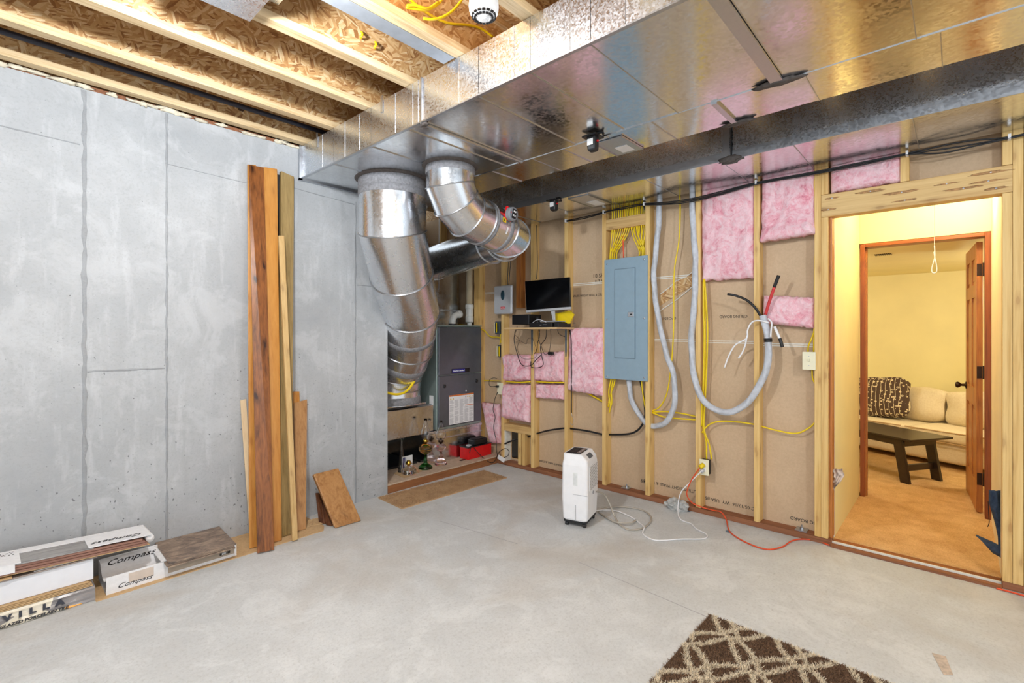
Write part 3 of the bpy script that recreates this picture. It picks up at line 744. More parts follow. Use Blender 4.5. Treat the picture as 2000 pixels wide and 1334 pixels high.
for q, (a, b) in enumerate(((-0.008, 0.016), (0.008, 0.016), (-0.008, -0.012), (0.008, -0.014))):
    k = MB(); k.M = fr; k.box(a - 0.005, a + 0.005, b - 0.006, b + 0.006, 0.058, 0.0595); k.build('dial_mark', 'paper', dk)
k = MB(); k.M = fr; k.prism([(-0.034, -0.006, 0.0545), (-0.040, 0.006, 0.0545), (-0.028, 0.006, 0.0545)], (0, 0, 0.001)); k.build('red_arrow', 'red', dm)
lab = MB(); s2 = Vector((-0.80, -0.55, -0.05)); s2 = (s2 - axn * s2.dot(axn)).normalized()
def on_pipe(cpos, sdir, wa, wb, name, mat, off=0.002):
    sdir = (sdir - axn * sdir.dot(axn)).normalized(); tt = sdir.cross(axn); m = MB(); n_ = 6; vs = []
    for i in range(n_ + 1):
        q = (i / n_ - 0.5) * wb / R2
        d = sdir * math.cos(q) + tt * math.sin(q)
        vs += [cpos + d * (R2 + off) - axn * wa / 2, cpos + d * (R2 + off) + axn * wa / 2]
    m.add(vs, [(2 * i, 2 * i + 1, 2 * i + 3, 2 * i + 2) for i in range(n_)]); return m.build(name, mat, p2)
on_pipe(Vector(P2[4]) + ax * 0.36, Vector((-0.5, -0.8, 0.18)), 0.034, 0.034, 'yellow_sticker', 'yellowp')
on_pipe(Vector(P2[4]) + ax * 0.36, Vector((-0.5, -0.8, 0.18)), 0.010, 0.020, 'arrow_print', 'black', 0.003)
on_pipe(Vector(P2[4]) + ax * 0.56, Vector((-0.5, -0.8, -0.15)), 0.014, 0.050, 'white_sticker', 'paper')

# ================================================================== FURNACE CORNER
pf = thing('equipment_platform', 'low timber platform with a pale board top under the furnace', 'platform', (3.1, 4.0, 0.0))
bx('platform_board', fabric('platform_board_top', (176, 152, 130), (206, 184, 160), 30, 0.2, 0.001), (2.372, 3.78, 3.575, 4.90, 0.068, 0.080), pf, 0.001)
bx('rim_joist', wood('platform_rim', (120, 72, 40), (168, 112, 66), 'x', 0.7), (2.372, 3.705, 3.580, 3.618, 0.0, 0.068), pf)
for y in (4.0, 4.45, 4.86): bx('rim_joist', 'plate', (2.45, 3.75, y, y + 0.038, 0.0, 0.068), pf)
FX0, FX1, FY = 3.082, 3.690, 3.80
fz = thing('furnace', 'tall charcoal gas furnace with two front panels standing on the timber platform', 'furnace', (3.39, 4.15, 0.08))
bx('return_base', 'galv', (2.97, 3.700, 3.815, 4.50, 0.08, 0.375), fz, 0.004)
bx('base_rail', 'galv_side', (2.985, 3.700, 3.805, 3.815, 0.375, 0.40), fz, 0.002)
bx('base_rail', 'galv_side', (3.09, 3.700, 3.803, 3.815, 0.310, 0.318), fz, 0.002)
bx('cabinet', 'cab', (FX0, FX1, FY + 0.012, 4.51, 0.40, 1.432), fz, 0.006)
up_ = bx('upper_panel', 'charcoal', (FX0 + 0.012, FX1 - 0.004, FY - 0.006, FY + 0.012, 0.945, 1.425), fz, 0.008)
lo_ = bx('lower_panel', 'charcoal', (FX0 + 0.012, FX1 - 0.004, FY - 0.006, FY + 0.012, 0.425, 0.938), fz, 0.008)
bx('top_cap', 'cab', (FX0 - 0.004, FX1 + 0.002, FY - 0.004, 4.515, 1.432, 1.446), fz, 0.003)
# badge
bd = bx('name_badge', 'black', (3.262, 3.506, FY - 0.010, FY - 0.006, 0.958, 1.000), up_, 0.001)
bx('badge_field', 'blue', (3.268, 3.440, FY - 0.0115, FY - 0.010, 0.962, 0.996), bd)
text('American Standard', 0.020, frame((3.354, FY - 0.0118, 0.979), (1, 0, 0), (0, 0, 1)), 'paper', bd, shear=0.35, bold=0.0006)
for x in (3.17, 3.61):
    MB().lathe([(0.018, 0), (0.018, 0.005), (0.008, 0.010)], (x, FY - 0.006, 0.835 + (0.02 if x > 3.4 else 0)), 14, Matrix.Rotation(math.pi / 2, 3, 'X')).build('panel_latch', 'black', lo_)
MB().lathe([(0.010, 0), (0.008, 0.004)], (3.46, FY - 0.006, 0.765), 12, Matrix.Rotation(math.pi / 2, 3, 'X')).build('sight_glass', 'silver', lo_)
x0, x1, z0, z1 = 3.230, 3.568, 0.438, 0.735
lb = bx('warning_label', 'paper', (x0, x1, FY - 0.0072, FY - 0.006, z0, z1), lo_)
bx('label_band', 'orangep', (x0, x1, FY - 0.0078, FY - 0.0072, z1 - 0.014, z1), lb)
bx('label_band', 'orangep', (x0 + 0.215, x1 - 0.003, FY - 0.0078, FY - 0.0072, z1 - 0.125, z1 - 0.118), lb)
for cx in range(5):
    mb = MB(); a = x0 + 0.006 + cx * 0.067
    z = z1 - (0.055 if cx < 3 else 0.045)
    while z > z0 + 0.006:
        if not (cx > 2 and z1 - 0.130 < z < z1 - 0.108) and random.random() < 0.88: mb.box(a, a + 0.058 * random.uniform(0.7, 1), FY - 0.0076, FY - 0.0072, z, z + 0.0022)
        z -= 0.0056
    tag(mb.build('fine_print', 'greyprint', lb), kind='stuff')
for i, (dx, dz) in enumerate(((0.02, 0.036), (0.052, 0.036), (0.225, 0.03), (0.25, 0.03), (0.272, 0.03), (0.294, 0.03), (0.316, 0.03))):
    c = Vector((x0 + dx, FY - 0.0072, z1 - dz)); w_ = 0.010 if i < 2 else 0.007
    MB().prism([c + Vector((-w_, 0, -w_)), c + Vector((w_, 0, -w_)), c + Vector((0, 0, w_))], (0, -0.0008, 0)).build('hazard_mark', 'yellowp' if i != 2 else 'blue', lb)
    MB().prism([c + Vector((-w_ * .3, -0.001, -w_ * .6)), c + Vector((w_ * .3, -0.001, -w_ * .6)), c + Vector((0, -0.001, w_ * .4))], (0, -0.0006, 0)).build('hazard_glyph', 'black', lb)
# side knock-outs and rating plate
for y, z, r in ((4.00, 0.98, 0.012), (4.10, 0.90, 0.028)):
    MB().lathe([(r, 0), (r, 0.002)], (FX0, y, z), 16, Matrix.Rotation(-math.pi / 2, 3, 'Y')).build('knockout', 'black' if r < 0.02 else 'galv_mid', fz)
bx('rating_plate', 'paper', (FX0 - 0.002, FX0, 3.86, 3.92, 0.60, 0.74), fz)
bx('rating_plate', 'greyprint', (FX0 - 0.002, FX0, 3.90, 3.96, 1.32, 1.38), fz)
# plenum
pl = thing('supply_plenum', 'shiny galvanized plenum box rising from the top of the furnace behind the large pipe', 'plenum', (3.3, 4.3, 1.446))
bx('plenum_sheet', 'galv', (3.10, 3.62, 4.08, 4.50, 1.446, 2.30), pl, 0.006)
bx('plenum_flange', 'galv_side', (3.09, 3.63, 4.07, 4.51, 1.60, 1.62), pl, 0.002)
# PVC vents
v = thing('vent_elbow', 'short white plastic vent elbow on top of the furnace', 'pipe', (3.36, 3.95, 1.446))
e = PY(884, 634, 3.93)
MB().tube([(e.x, 3.93, 1.446), (e.x, 3.93, 1.50), (e.x + 0.03, 3.93, 1.545), (e.x + 0.09, 3.93, 1.565)], 0.034, 16).build('elbow_bend', 'pvc', v, smooth=True)
MB().lathe([(0.038, 0), (0.041, 0.004), (0.041, 0.035), (0.036, 0.036), (0.034, 0.012)], (e.x + 0.075, 3.93, 1.562), 20, Matrix.Rotation(1.35, 3, 'Y')).build('elbow_socket', 'pvc', v, smooth=True)
MB().lathe([(0.044, 0), (0.044, 0.014), (0.036, 0.016)], (e.x, 3.93, 1.446), 20).build('rubber_collar', 'blackr', v)
v = thing('vent_pipe', 'tall tan plastic vent pipe with a white coupling on the furnace', 'pipe', (3.64, 3.95, 1.446))
e = PY(917, 634, 3.95)
MB().tube([(e.x, 3.95, 1.60), (e.x, 3.95, 2.43)], 0.034, 18, sm=False).build('pipe_run', 'pvc_tan', v, smooth=True)
MB().lathe([(0.026, 0), (0.026, 0.03), (0.044, 0.04), (0.044, 0.10), (0.040, 0.105), (0.040, 0.18), (0.046, 0.185), (0.046, 0.225), (0.035, 0.235)], (e.x, 3.95, 1.446), 22).build('coupling', 'pvc', v, smooth=False)
# gas connector
t = thing('gas_hose', 'yellow flexible gas hose looping from the furnace side past the big pipe', 'hose', (2.9, 3.8, 0.9))
pts = [(3.085, 3.87, 1.17), (3.02, 3.80, 1.17), (2.96, 3.76, 1.14), (2.92, 3.73, 0.98), (2.84, 3.72, 0.84), (2.72, 3.71, 0.775), (2.60, 3.70, 0.77), (2.48, 3.70, 0.79)]
hp = [PY(832, 696, 3.86), PY(823, 697, 3.78), PY(818, 712, 3.74), PY(812, 738, 3.73), PY(796, 762, 3.72), PY(778, 770, 3.71), PY(757, 767, 3.70), PY(735, 757, 3.70)]
MB().tube(hp, 0.0115, 10, 8).build('hose_jacket', 'yellow', t, smooth=True)
MB().tube([PY(830, 696, 3.85), PY(845, 693, 3.99)], 0.014, 12, sm=False).build('black_ferrule', 'black', t)
MB().tube([PY(828, 696, 3.845), PY(833, 695.5, 3.87)], 0.015, 6, sm=False).build('steel_nut', 'steel', t)

# red condensate pump
rp = thing('condensate_pump', 'small red condensate pump with a black motor on the platform right of the furnace', 'pump', (3.52, 3.72, 0.08))
mb = MB(); mb.prism([(3.37, 3.665, 0.08), (3.705, 3.665, 0.08), (3.705, 3.79, 0.08), (3.37, 3.79, 0.08)], (0, 0, 0.118)); mb.build('tank', 'red', rp, bevel=0.005)
bx('tank_lid', 'black', (3.365, 3.706, 3.660, 3.795, 0.198, 0.206), rp, 0.002)
bx('motor_housing', 'black', (3.47, 3.66, 3.675, 3.78, 0.206, 0.262), rp, 0.01)
bx('motor_cover', 'blackr', (3.485, 3.64, 3.685, 3.77, 0.262, 0.270), rp, 0.003)
bx('relay', 'silver', (3.40, 3.44, 3.69, 3.73, 0.206, 0.222), rp, 0.003)
MB().tube([(3.44, 3.70, 0.21), (3.40, 3.66, 0.20), (3.38, 3.655, 0.15)], 0.004, 8).build('lid_lead', 'black', rp)
tag(MB().box(3.30, 3.36, 3.69, 3.72, 0.081, 0.086).build('plastic_strip', 'black'), 'small black plastic strip lying on the platform left of the red pump', 'plastic strip')

# oil lamps ----------------------------------------------------------
def oil_lamp(label, u, v, y, font, body_mat, ped, ped_mat, bmat, burner_z, chim, glassmat='glass', oil=None):
    p = PY(u, v, y); x = p.x
    t = thing('oil_lamp', label, 'oil lamp', (x, y, 0.082), 'glass oil lamps on the platform')
    if ped: MB().lathe(ped, (x, y, 0.082), 28).build('pedestal', ped_mat, t, smooth=True)
    MB().lathe(font, (x, y, 0.082), 28).build('font', body_mat, t, smooth=True)
    if oil: MB().lathe(oil, (x, y, 0.082), 28).build('oil_fill', 'oil', t, smooth=True)
    b = MB().lathe([(0.012, 0), (0.014, 0.01), (0.024, 0.016), (0.028, 0.024), (0.026, 0.034), (0.018, 0.046), (0.010, 0.054), (0.004, 0.056)], (x, y, 0.082 + burner_z), 20).build('burner', bmat, t, smooth=True)
    MB().tube([(x + 0.02, y, 0.082 + burner_z + 0.018), (x + 0.046, y, 0.082 + burner_z + 0.018)], 0.0025, 6, sm=False).build('wick_key', bmat, b)
    if chim:
        prof = [(r, z + 0.082) for r, z in chim]
        inner = [(max(r - 0.0018, 0.001), z) for r, z in prof[::-1]]
        MB().lathe(prof + inner + [prof[0]], (x, y, 0), 28, caps=False).build('chimney', 'glass', t, smooth=True)
    return t, x
def chimney(z, h, rb=0.036, rt=0.014, r0=0.022):
    return [(r0, z), (rb * 0.8, z + h * 0.08), (rb, z + h * 0.25), (rb * 0.93, z + h * 0.42), (rt * 1.5, z + h * 0.66), (rt, z + h * 0.85), (rt * 1.05, z + h)]
LY = 3.74
oil_lamp('green-footed glass oil lamp with amber oil and a brass burner', 831, 917, LY - 0.0, [(0.014, 0.130), (0.045, 0.150), (0.062, 0.172), (0.066, 0.192), (0.060, 0.212), (0.035, 0.226), (0.014, 0.232)], 'glasso',
         [(0.066, 0.0), (0.066, 0.012), (0.055, 0.026), (0.034, 0.040), (0.018, 0.052), (0.016, 0.066), (0.020, 0.072), (0.015, 0.084), (0.014, 0.131)], 'glassg', 'brass', 0.232, chimney(0.27, 0.20, 0.044, 0.015),
         oil=[(0.010, 0.136), (0.040, 0.155), (0.055, 0.173), (0.057, 0.180), (0.001, 0.180)])
oil_lamp('pale pinkish pressed-glass oil lamp with a dark burner, rightmost of the three', 861, 909, LY + 0.0, [(0.012, 0.122), (0.034, 0.138), (0.050, 0.158), (0.050, 0.178), (0.036, 0.196), (0.014, 0.202)], 'glassp',
         [(0.060, 0.0), (0.058, 0.010), (0.044, 0.032), (0.030, 0.060), (0.016, 0.095), (0.012, 0.124)], 'glassp', 'bronze', 0.202, chimney(0.242, 0.185, 0.052, 0.015))
t, lx = oil_lamp('short clear ribbed glass oil lamp with a brass burner, leftmost of the three', 798, 921, LY - 0.03, [(0.050, 0.0), (0.058, 0.012), (0.062, 0.030), (0.050, 0.050), (0.024, 0.066), (0.014, 0.070)], 'glass', None, None, 'brass', 0.070, None)
for i in range(14):
    q = 2 * math.pi * i / 14
    MB().tube([(lx + math.cos(q) * 0.059, LY - 0.03 + math.sin(q) * 0.059, 0.090), (lx + math.cos(q) * 0.064, LY - 0.03 + math.sin(q) * 0.064, 0.112), (lx + math.cos(q) * 0.050, LY - 0.03 + math.sin(q) * 0.050, 0.134)], 0.004, 5, 3).build('glass_rib', 'glass', t)
for pts in ([(-0.01, -0.02, 0.158), (-0.03, -0.06, 0.12), (-0.02, -0.075, 0.09), (0.01, -0.085, 0.086), (0.02, -0.09, 0.088)], [(0.01, -0.0, 0.16), (0.05, -0.03, 0.14), (0.075, -0.04, 0.10), (0.08, -0.05, 0.086)]):
    MB().tube([(lx + a, LY - 0.03 + b, c) for a, b, c in pts], 0.0022, 6).build('loose_wick', plain('pink_wick', (206, 130, 110), 0.8), t)
tag(MB().lathe([(0.034, 0.081), (0.033, 0.12), (0.020, 0.24), (0.010, 0.36), (0.012, 0.375), (0.026, 0.385), (0.024, 0.386), (0.010, 0.375), (0.008, 0.36), (0.018, 0.24), (0.031, 0.12), (0.032, 0.081), (0.034, 0.081)], (lx - 0.005, LY + 0.07, 0.0), 24, caps=False).build('lamp_chimney', 'glass', smooth=True),
    'spare clear glass chimney with a flared lip standing behind the short oil lamp', 'lamp chimney')
tile = MB(); q = [PZ(u, v, 0.081) for u, v in ((769, 925), (790, 934), (826, 920), (803, 908))]
tag(tile.prism(q, (0, 0, 0.0012)).build('card_square', 'card'), 'thin tan card square under the short clear oil lamp', 'card')
# storage tub and label behind lamps, in the dark corner
tb = bx('floor_tray', 'blackr', (2.40, 2.95, 3.95, 4.45, 0.081, 0.10)); tag(tb, 'dark tray lying in the shadow left of the furnace base', 'tray')
tag(bx('product_tag', 'paper', (2.74, 2.86, 3.90, 3.903, 0.082, 0.19)), 'small white and blue printed card standing behind the short oil lamp', 'card')
bx('tag_print', 'blue', (2.75, 2.775, 3.899, 3.8999, 0.09, 0.18), bpy.data.objects['product_tag'])
# ================================================================== INSULATION
def batt(label, corners, x=3.745, bulge=0.035, seed=0, curl=0.0):
    """corners tl, tr, br, bl in photo pixels on the stud wall"""
    q = [PX(u, v, x) for u, v in corners]
    mb = MB(); nu, nv = 44, 44
    def f(a, b):
        top = q[0].lerp(q[1], a); bot = q[3].lerp(q[2], a)
        p = top.lerp(bot, b)
        e = min(a, 1 - a, b, 1 - b)
        k = min(1.0, (e * 9.0)) ** 0.5 if e > 0 else 0
        nn = noise.noise(Vector((p.y * 7, p.z * 7, seed))) * 0.018 + noise.noise(Vector((p.y * 22, p.z * 22, seed + 5))) * 0.008 + noise.noise(Vector((p.y * 60, p.z * 60, seed + 8))) * 0.004
        dy = noise.noise(Vector((p.z * 14, seed, a * 2))) * 0.008 * (1 if a in (0, 1) else 0.3)
        dz = (noise.noise(Vector((p.y * 20, seed + 3, b * 2))) * 0.012 + noise.noise(Vector((p.y * 70, seed + 3, b * 2))) * 0.006) * (1 if b in (0, 1) else 0.3)
        return (p.x - k * (bulge + nn) - curl * max(0, b - 0.8) * 5 * 0.04, p.y + dy, p.z + dz)
    mb.grid(f, nu, nv, (3.797 - x, 0, 0))
    return mb.build('insulation_batt', 'pink', smooth=True, label=label, cat='insulation', group='pink insulation batts in the stud wall')
batt('pink insulation batt stuffed left of the white outlet by the furnace, sagging to the platform', [(941, 786), (976, 790), (980, 866), (958, 866)], 3.76, 0.03, 1)
batt('upper pink insulation batt in the leftmost bay under the shelf, above the yellow cable', [(981, 693), (1039, 693), (1038, 743), (983, 744)], 3.74, 0.035, 2)
batt('lower pink insulation batt in the leftmost bay, below the yellow cable', [(984, 750), (1038, 751), (1037, 826), (980, 816)], 3.74, 0.05, 3)
batt('upper pink insulation batt in the second bay under the shelf, above the yellow cable', [(1043, 690), (1104, 686), (1104, 746), (1045, 743)], 3.74, 0.035, 4)
batt('short lower pink insulation batt in the second bay, below the yellow cable', [(1046, 750), (1104, 751), (1104, 781), (1047, 777)], 3.745, 0.03, 5)
batt('tall pink insulation batt between the shelf bracket and the grey breaker panel', [(1113, 641), (1179, 640), (1179, 774), (1109, 762)], 3.715, 0.03, 6)
batt('large pink insulation batt in the bay left of the loose grey cable end', [(1371, 366), (1475, 350), (1474, 543), (1372, 548)], 3.735, 0.035, 7)
batt('pink insulation batt with a curled lower edge beside the tall double stud', [(1489, 343), (1593, 326), (1594, 458), (1487, 474)], 3.738, 0.042, 8, 1.0)
batt('short pink insulation strip behind the bare cable ends', [(1492, 577), (1592, 581), (1592, 642), (1490, 631)], 3.75, 0.035, 9)
batt('pink insulation batt above the doorway header', [(1622, 322), (1763, 294), (1764, 355), (1623, 378)], 3.745, 0.03, 10)

# ================================================================== BREAKER PANEL
bp = thing('breaker_panel', 'tall grey-blue electrical breaker panel screwed to the studs', 'electrical panel', (3.70, 2.075, 0.97))
y0, y1, z0, z1 = 1.872, 2.278, 0.970, 2.000
bx('back_box', 'panel_d', (3.706, 3.797, y0 + 0.03, y1 - 0.03, z0 + 0.03, z1 - 0.03), bp)
cv = bx('cover', 'panel', (3.698, 3.7055, y0, y1, z0, z1), bp, 0.002)
dy0, dy1, dz0, dz1 = 1.985, 2.172, 1.155, 1.905
bx('door_recess', 'panel_d', (3.6965, 3.698, dy0 - 0.006, dy1 + 0.006, dz0 - 0.006, dz1 + 0.006), cv)
dd = bx('door', 'panel', (3.690, 3.6965, dy0, dy1, dz0, dz1), bp, 0.002)
bx('door_hem', 'panel', (3.6885, 3.690, dy0 + 0.012, dy1 - 0.008, dz0 + 0.008, dz0 + 0.012), dd)
lt = bx('latch', 'galv_mid', (3.684, 3.690, 1.99, 2.045, 1.50, 1.54), dd, 0.002)
bx('latch_slot', 'black', (3.6825, 3.684, 2.005, 2.022, 1.515, 1.526), lt)
for y, z in ((y0 + 0.03, z1 - 0.03), (y1 - 0.03, z1 - 0.04), (y0 + 0.03, (z0 + z1) / 2), (y1 - 0.025, (z0 + z1) / 2), (y0 + 0.03, z0 + 0.03), (y1 - 0.03, z0 + 0.02)):
    MB().lathe([(0.008, 0), (0.007, 0.003), (0.003, 0.004)], (3.698, y, z), 12, Matrix.Rotation(-math.pi / 2, 3, 'Y')).build('cover_screw', 'steel', cv)

# ================================================================== CABLES ON THE STUD WALL
def cable(label, pts, r, mat, name='cable', cat='cable', group=None, n=8, k=6, **kw):
    P = [PX(*p) if len(p) == 3 else PX(p[0], p[1], 3.76) for p in pts]
    return MB().tube(P, r, n, k, **kw).build(name, mat, smooth=True, label=label, cat=cat, group=group)
cable('thick twisted grey cable right of the breaker panel, looping back under it',
      [(1293, 345, 3.74), (1289, 375, 3.72), (1286, 440, 3.715), (1280, 500, 3.72), (1277, 545, 3.725), (1282, 597, 3.73), (1291, 646, 3.73), (1302, 692, 3.72), (1313.5, 725, 3.71), (1318.5, 765, 3.705), (1315, 798, 3.71), (1303, 822, 3.72), (1284, 832, 3.74), (1270, 831, 3.755), (1258, 822, 3.755), (1243, 801, 3.75), (1232, 775, 3.745), (1228, 742, 3.75)],
      0.0215, 'greycable', n=18, k=14, lobes=3, twist=26)
sc_ = thing('service_cable', 'thick twisted grey service cable in a deep loop ending in stripped black and red wires', 'cable', tuple(PX(1422, 805, 3.68)))
MB().tube([PX(*p) for p in [(1353, 339, 3.74), (1352, 387, 3.72), (1354, 440, 3.71), (1358.5, 507, 3.71), (1357.5, 560, 3.705), (1356, 597, 3.70), (1351, 650, 3.70), (1352, 703, 3.69), (1359, 749, 3.68), (1373, 780, 3.67), (1394.5, 799, 3.665), (1423, 805, 3.66), (1451, 794, 3.66), (1473, 769, 3.665), (1492, 735, 3.67), (1501, 695, 3.675), (1500, 664, 3.68), (1496, 641, 3.68), (1490, 616, 3.68)]],
          0.0225, 18, 14, lobes=3, twist=26).build('outer_jacket', 'greycable', sc_, smooth=True)
MB().tube([PX(*p) for p in [(1486, 618, 3.68), (1474, 600, 3.66), (1458, 586, 3.65), (1437, 577.5, 3.64), (1421, 574.5, 3.64)]], 0.0085, 10).build('black_conductor', 'black', sc_, smooth=True)
MB().tube([PX(*p) for p in [(1495, 615, 3.68), (1503, 588, 3.665), (1513, 559, 3.65)]], 0.010, 10).build('red_conductor', plain('red_jacket', (206, 60, 62), 0.4), sc_, smooth=True)
MB().tube([PX(*p) for p in [(1512, 561, 3.65), (1517, 548, 3.645), (1521, 538, 3.64)]], 0.011, 10).build('black_tape', 'blackr', sc_, smooth=True)
MB().tube([PX(*p) for p in [(1513, 638, 3.67), (1519, 652, 3.66), (1524, 664, 3.66)]], 0.009, 10).build('white_conductor', 'whitep', sc_, smooth=True)
MB().tube([PX(*p) for p in [(1523, 661, 3.66), (1526, 670, 3.658), (1528, 678, 3.656)]], 0.011, 10).build('black_tape', 'blackr', sc_, smooth=True)
MB().tube([PX(*p) for p in [(1500, 661, 3.68), (1500.3, 668, 3.68)]], 0.0265, 14, sm=False).build('tape_band', 'black', sc_, smooth=True)
for w in ([(1502, 630), (1481, 626), (1468, 630), (1460, 645), (1458, 661), (1436, 674), (1423, 696), (1415, 718)], [(1500, 622), (1507, 630), (1506, 645), (1505, 658)], [(1459, 655), (1456, 672), (1450, 688), (1442, 700)]):
    MB().tube([PX(u, v, 3.655 - 0.004 * (i % 2)) for i, (u, v) in enumerate(w)], 0.0055, 8).build('white_wire', 'whitep', sc_, smooth=True)
G1 = 'yellow cables stapled along the stud wall'
cable('single yellow cable dangling in the bay right of the breaker panel',
      [(1327, 335, 3.74), (1327, 365, 3.74), (1328.5, 410, 3.73), (1326, 470, 3.73), (1317, 530, 3.73), (1316, 605, 3.73), (1315, 657, 3.72), (1311, 713, 3.72), (1303, 766, 3.72), (1289, 794, 3.74), (1271, 804, 3.76)], 0.0055, 'yellow', group=G1)
cable('upper yellow cable running right from the stud under the breaker panel', [(1274, 805), (1303, 804), (1334, 808), (1361, 814)], 0.006, 'yellow', group=G1)
cable('lower yellow cable running right from the stud under the breaker panel', [(1274, 806, 3.755), (1299, 815, 3.75), (1331, 818, 3.75), (1361, 820, 3.755)], 0.006, 'yellow', group=G1)
for i, (a, lab) in enumerate((([(1375.5, 545), (1377, 600), (1377.5, 650), (1377, 720), (1373, 784), (1373, 833), (1379, 861), (1380, 897)], 'yellow cable down the stud to the low outlet, left one of its bundle'),
                              ([(1376, 545), (1380, 600), (1382, 650), (1380, 720), (1377, 784), (1375, 836), (1385, 868), (1390, 897)], 'yellow cable down the stud to the low outlet, right one of its bundle'),
                              ([(1374, 545), (1374, 610), (1375.5, 650), (1374, 740), (1371, 790), (1370, 832)], 'yellow cable down the stud ending above the low outlet, middle of its bundle'))):
    cable(lab, [(u, v, 3.735 - 0.006 * i) for u, v in a], 0.0062, 'yellow', group=G1)
cable('yellow cable arching from the outlet stud to the stud left of the light switch', [(1371, 845, 3.73), (1384, 830, 3.74), (1405, 823, 3.75), (1440, 824, 3.755), (1475, 829, 3.76)], 0.0058, 'yellow', group=G1)
cable('yellow cable sagging across the last bay below the light switch', [(1485, 832, 3.76), (1514, 840, 3.75), (1553, 846.5, 3.75), (1578, 837, 3.75), (1592, 825, 3.76)], 0.0055, 'yellow', group=G1)
cable('left yellow cable entering the top of the light switch box', [(1590, 648, 3.75), (1584, 664, 3.735), (1579, 676, 3.74), (1578, 690, 3.75)], 0.005, 'yellow', group=G1)
cable('right yellow cable entering the top of the light switch box', [(1591.5, 500, 3.75), (1591, 600, 3.75), (1590, 650, 3.745), (1589, 690, 3.75)], 0.005, 'yellow', group=G1)
cable('short yellow cable leaving the bottom of the light switch box', [(1586, 722, 3.74), (1587, 738, 3.735), (1592, 750, 3.75)], 0.005, 'yellow', group=G1)
cable('yellow cable beside the double stud behind the black cable bundle', [(1587, 335, 3.73), (1592, 375, 3.72), (1594, 460, 3.72), (1592, 500, 3.74)], 0.005, 'yellow', group=G1)
cable('yellow cable crossing the leftmost batts of the wall under the shelf', [(987, 745, 3.70), (1014, 747, 3.695), (1036, 745.5, 3.705)], 0.0065, 'yellow', group=G1)
cable('yellow cable crossing the second bay batts under the shelf', [(1047, 745.5, 3.70), (1075, 747, 3.695), (1102, 747, 3.705)], 0.0065, 'yellow', group=G1)
cable('yellow cable from the furnace wall corner into the first stud', [(942, 743, 3.79), (960, 743.5, 3.78), (979, 744, 3.75)], 0.0055, 'yellow', group=G1)
cable('yellow cable slanting out from under the tall batt to the panel stud', [(1138, 762, 3.76), (1150, 769, 3.765), (1178, 785, 3.765)], 0.0085, 'yellow', group=G1)
for i, a in enumerate(([(1194, 738), (1189, 766), (1192, 792), (1190, 806)], [(1198, 738), (1194, 762), (1195, 785), (1191, 800)], [(1202, 738), (1198, 755), (1191, 775), (1188, 795)])):
    cable('short yellow cable under the left of the breaker panel, %s of three' % ('leftmost', 'middle', 'rightmost')[i], [(u, v, 3.72 + 0.01 * i) for u, v in a], 0.006, 'yellow', group='yellow cables leaving the panel bottom')
cable('yellow cable leaving the right of the breaker panel bottom into the stud', [(1253, 742, 3.73), (1255, 766, 3.73), (1261, 800, 3.75)], 0.0055, 'yellow')
cable('thick black cable curving down from the right of the breaker panel bottom', [(1250, 742, 3.74), (1257, 775, 3.75), (1260, 812, 3.76), (1254, 830, 3.76), (1243, 842, 3.76), (1225, 848, 3.76), (1188, 849, 3.765)], 0.0085, 'black')
cable('black cable crossing the bay left of the breaker panel near the floor', [(1178, 849, 3.765), (1148, 842, 3.755), (1114, 837, 3.75)], 0.0085, 'black')
cable('black cable arching across the second bay near the floor', [(1104, 836, 3.75), (1070, 841, 3.75), (1045, 848, 3.76)], 0.0085, 'black')
cable('black cable slanting from the first bay into the low wall hole', [(1040, 850, 3.765), (1022, 856, 3.76), (1000, 861, 3.74), (986, 867, 3.72)], 0.0085, 'black')
# bundle feeding the top of the panel
ORD = ['first', 'second', 'third', 'fourth', 'fifth', 'sixth', 'seventh', 'eighth', 'ninth', 'tenth']
bl = 'one of the yellow cables in the dense bundle entering the top of the breaker panel'
rr = random.Random(5)
for i in range(9):
    u0 = 1195 + i * 4.1; ue = 1192 + (i * 0.37 % 1) * 11 + (i > 5) * 3
    x = 3.725 + 0.008 * (i % 3)
    cable('yellow cable, %s from the left in the left bunch above the breaker panel' % ORD[i], [(u0 + rr.uniform(-1, 1), 392 - i * 0.4, x + 0.01), (u0 + 1, 415, x), (u0 + 1 - 0.5 * rr.random(), 448, x), (u0 * 0.6 + ue * 0.4, 470, x - 0.008), (ue, 492, x), (ue - 1, 508, x + 0.01)], 0.0052, 'yellow', group='yellow cables into the top of the panel', n=6, k=4)
for i in range(10):
    u0 = 1232 + i * 3.4; ue = 1248 + (i * 0.61 % 1) * 14
    x = 3.725 + 0.008 * (i % 3)
    cable('yellow cable, %s from the left in the right bunch above the breaker panel' % ORD[i], [(u0 + rr.uniform(-1, 1), 390 - i * 0.5, x + 0.01), (u0, 415, x), (u0 + 0.5, 442, x), (u0 * 0.6 + ue * 0.4 - 1, 465, x - 0.008), (ue, 488, x), (ue + 0.5, 502, x + 0.01)], 0.0052, 'yellow', group='yellow cables into the top of the panel', n=6, k=4)
cable('orange cable among the yellow ones above the breaker panel', [(1219, 396, 3.73), (1219.5, 420, 3.735), (1219, 450, 3.735), (1217, 470, 3.73), (1218, 505, 3.74)], 0.0055, 'orange')
cable('thick black cable in the right of the yellow bundle above the panel', [(1258, 385, 3.74), (1258, 400, 3.74), (1258, 425, 3.75)], 0.010, 'black')
for i in range(3):
    cable('faint yellow cable on the board left of the panel bundle, %s of three' % ('leftmost', 'middle', 'rightmost')[i], [(1174 + 3 * i, 404, 3.77), (1178 + i * 1.6, 418, 3.78), (1180 + i, 436, 3.785)], 0.004, 'yellow', group='yellow cables beside the panel stud', n=6)
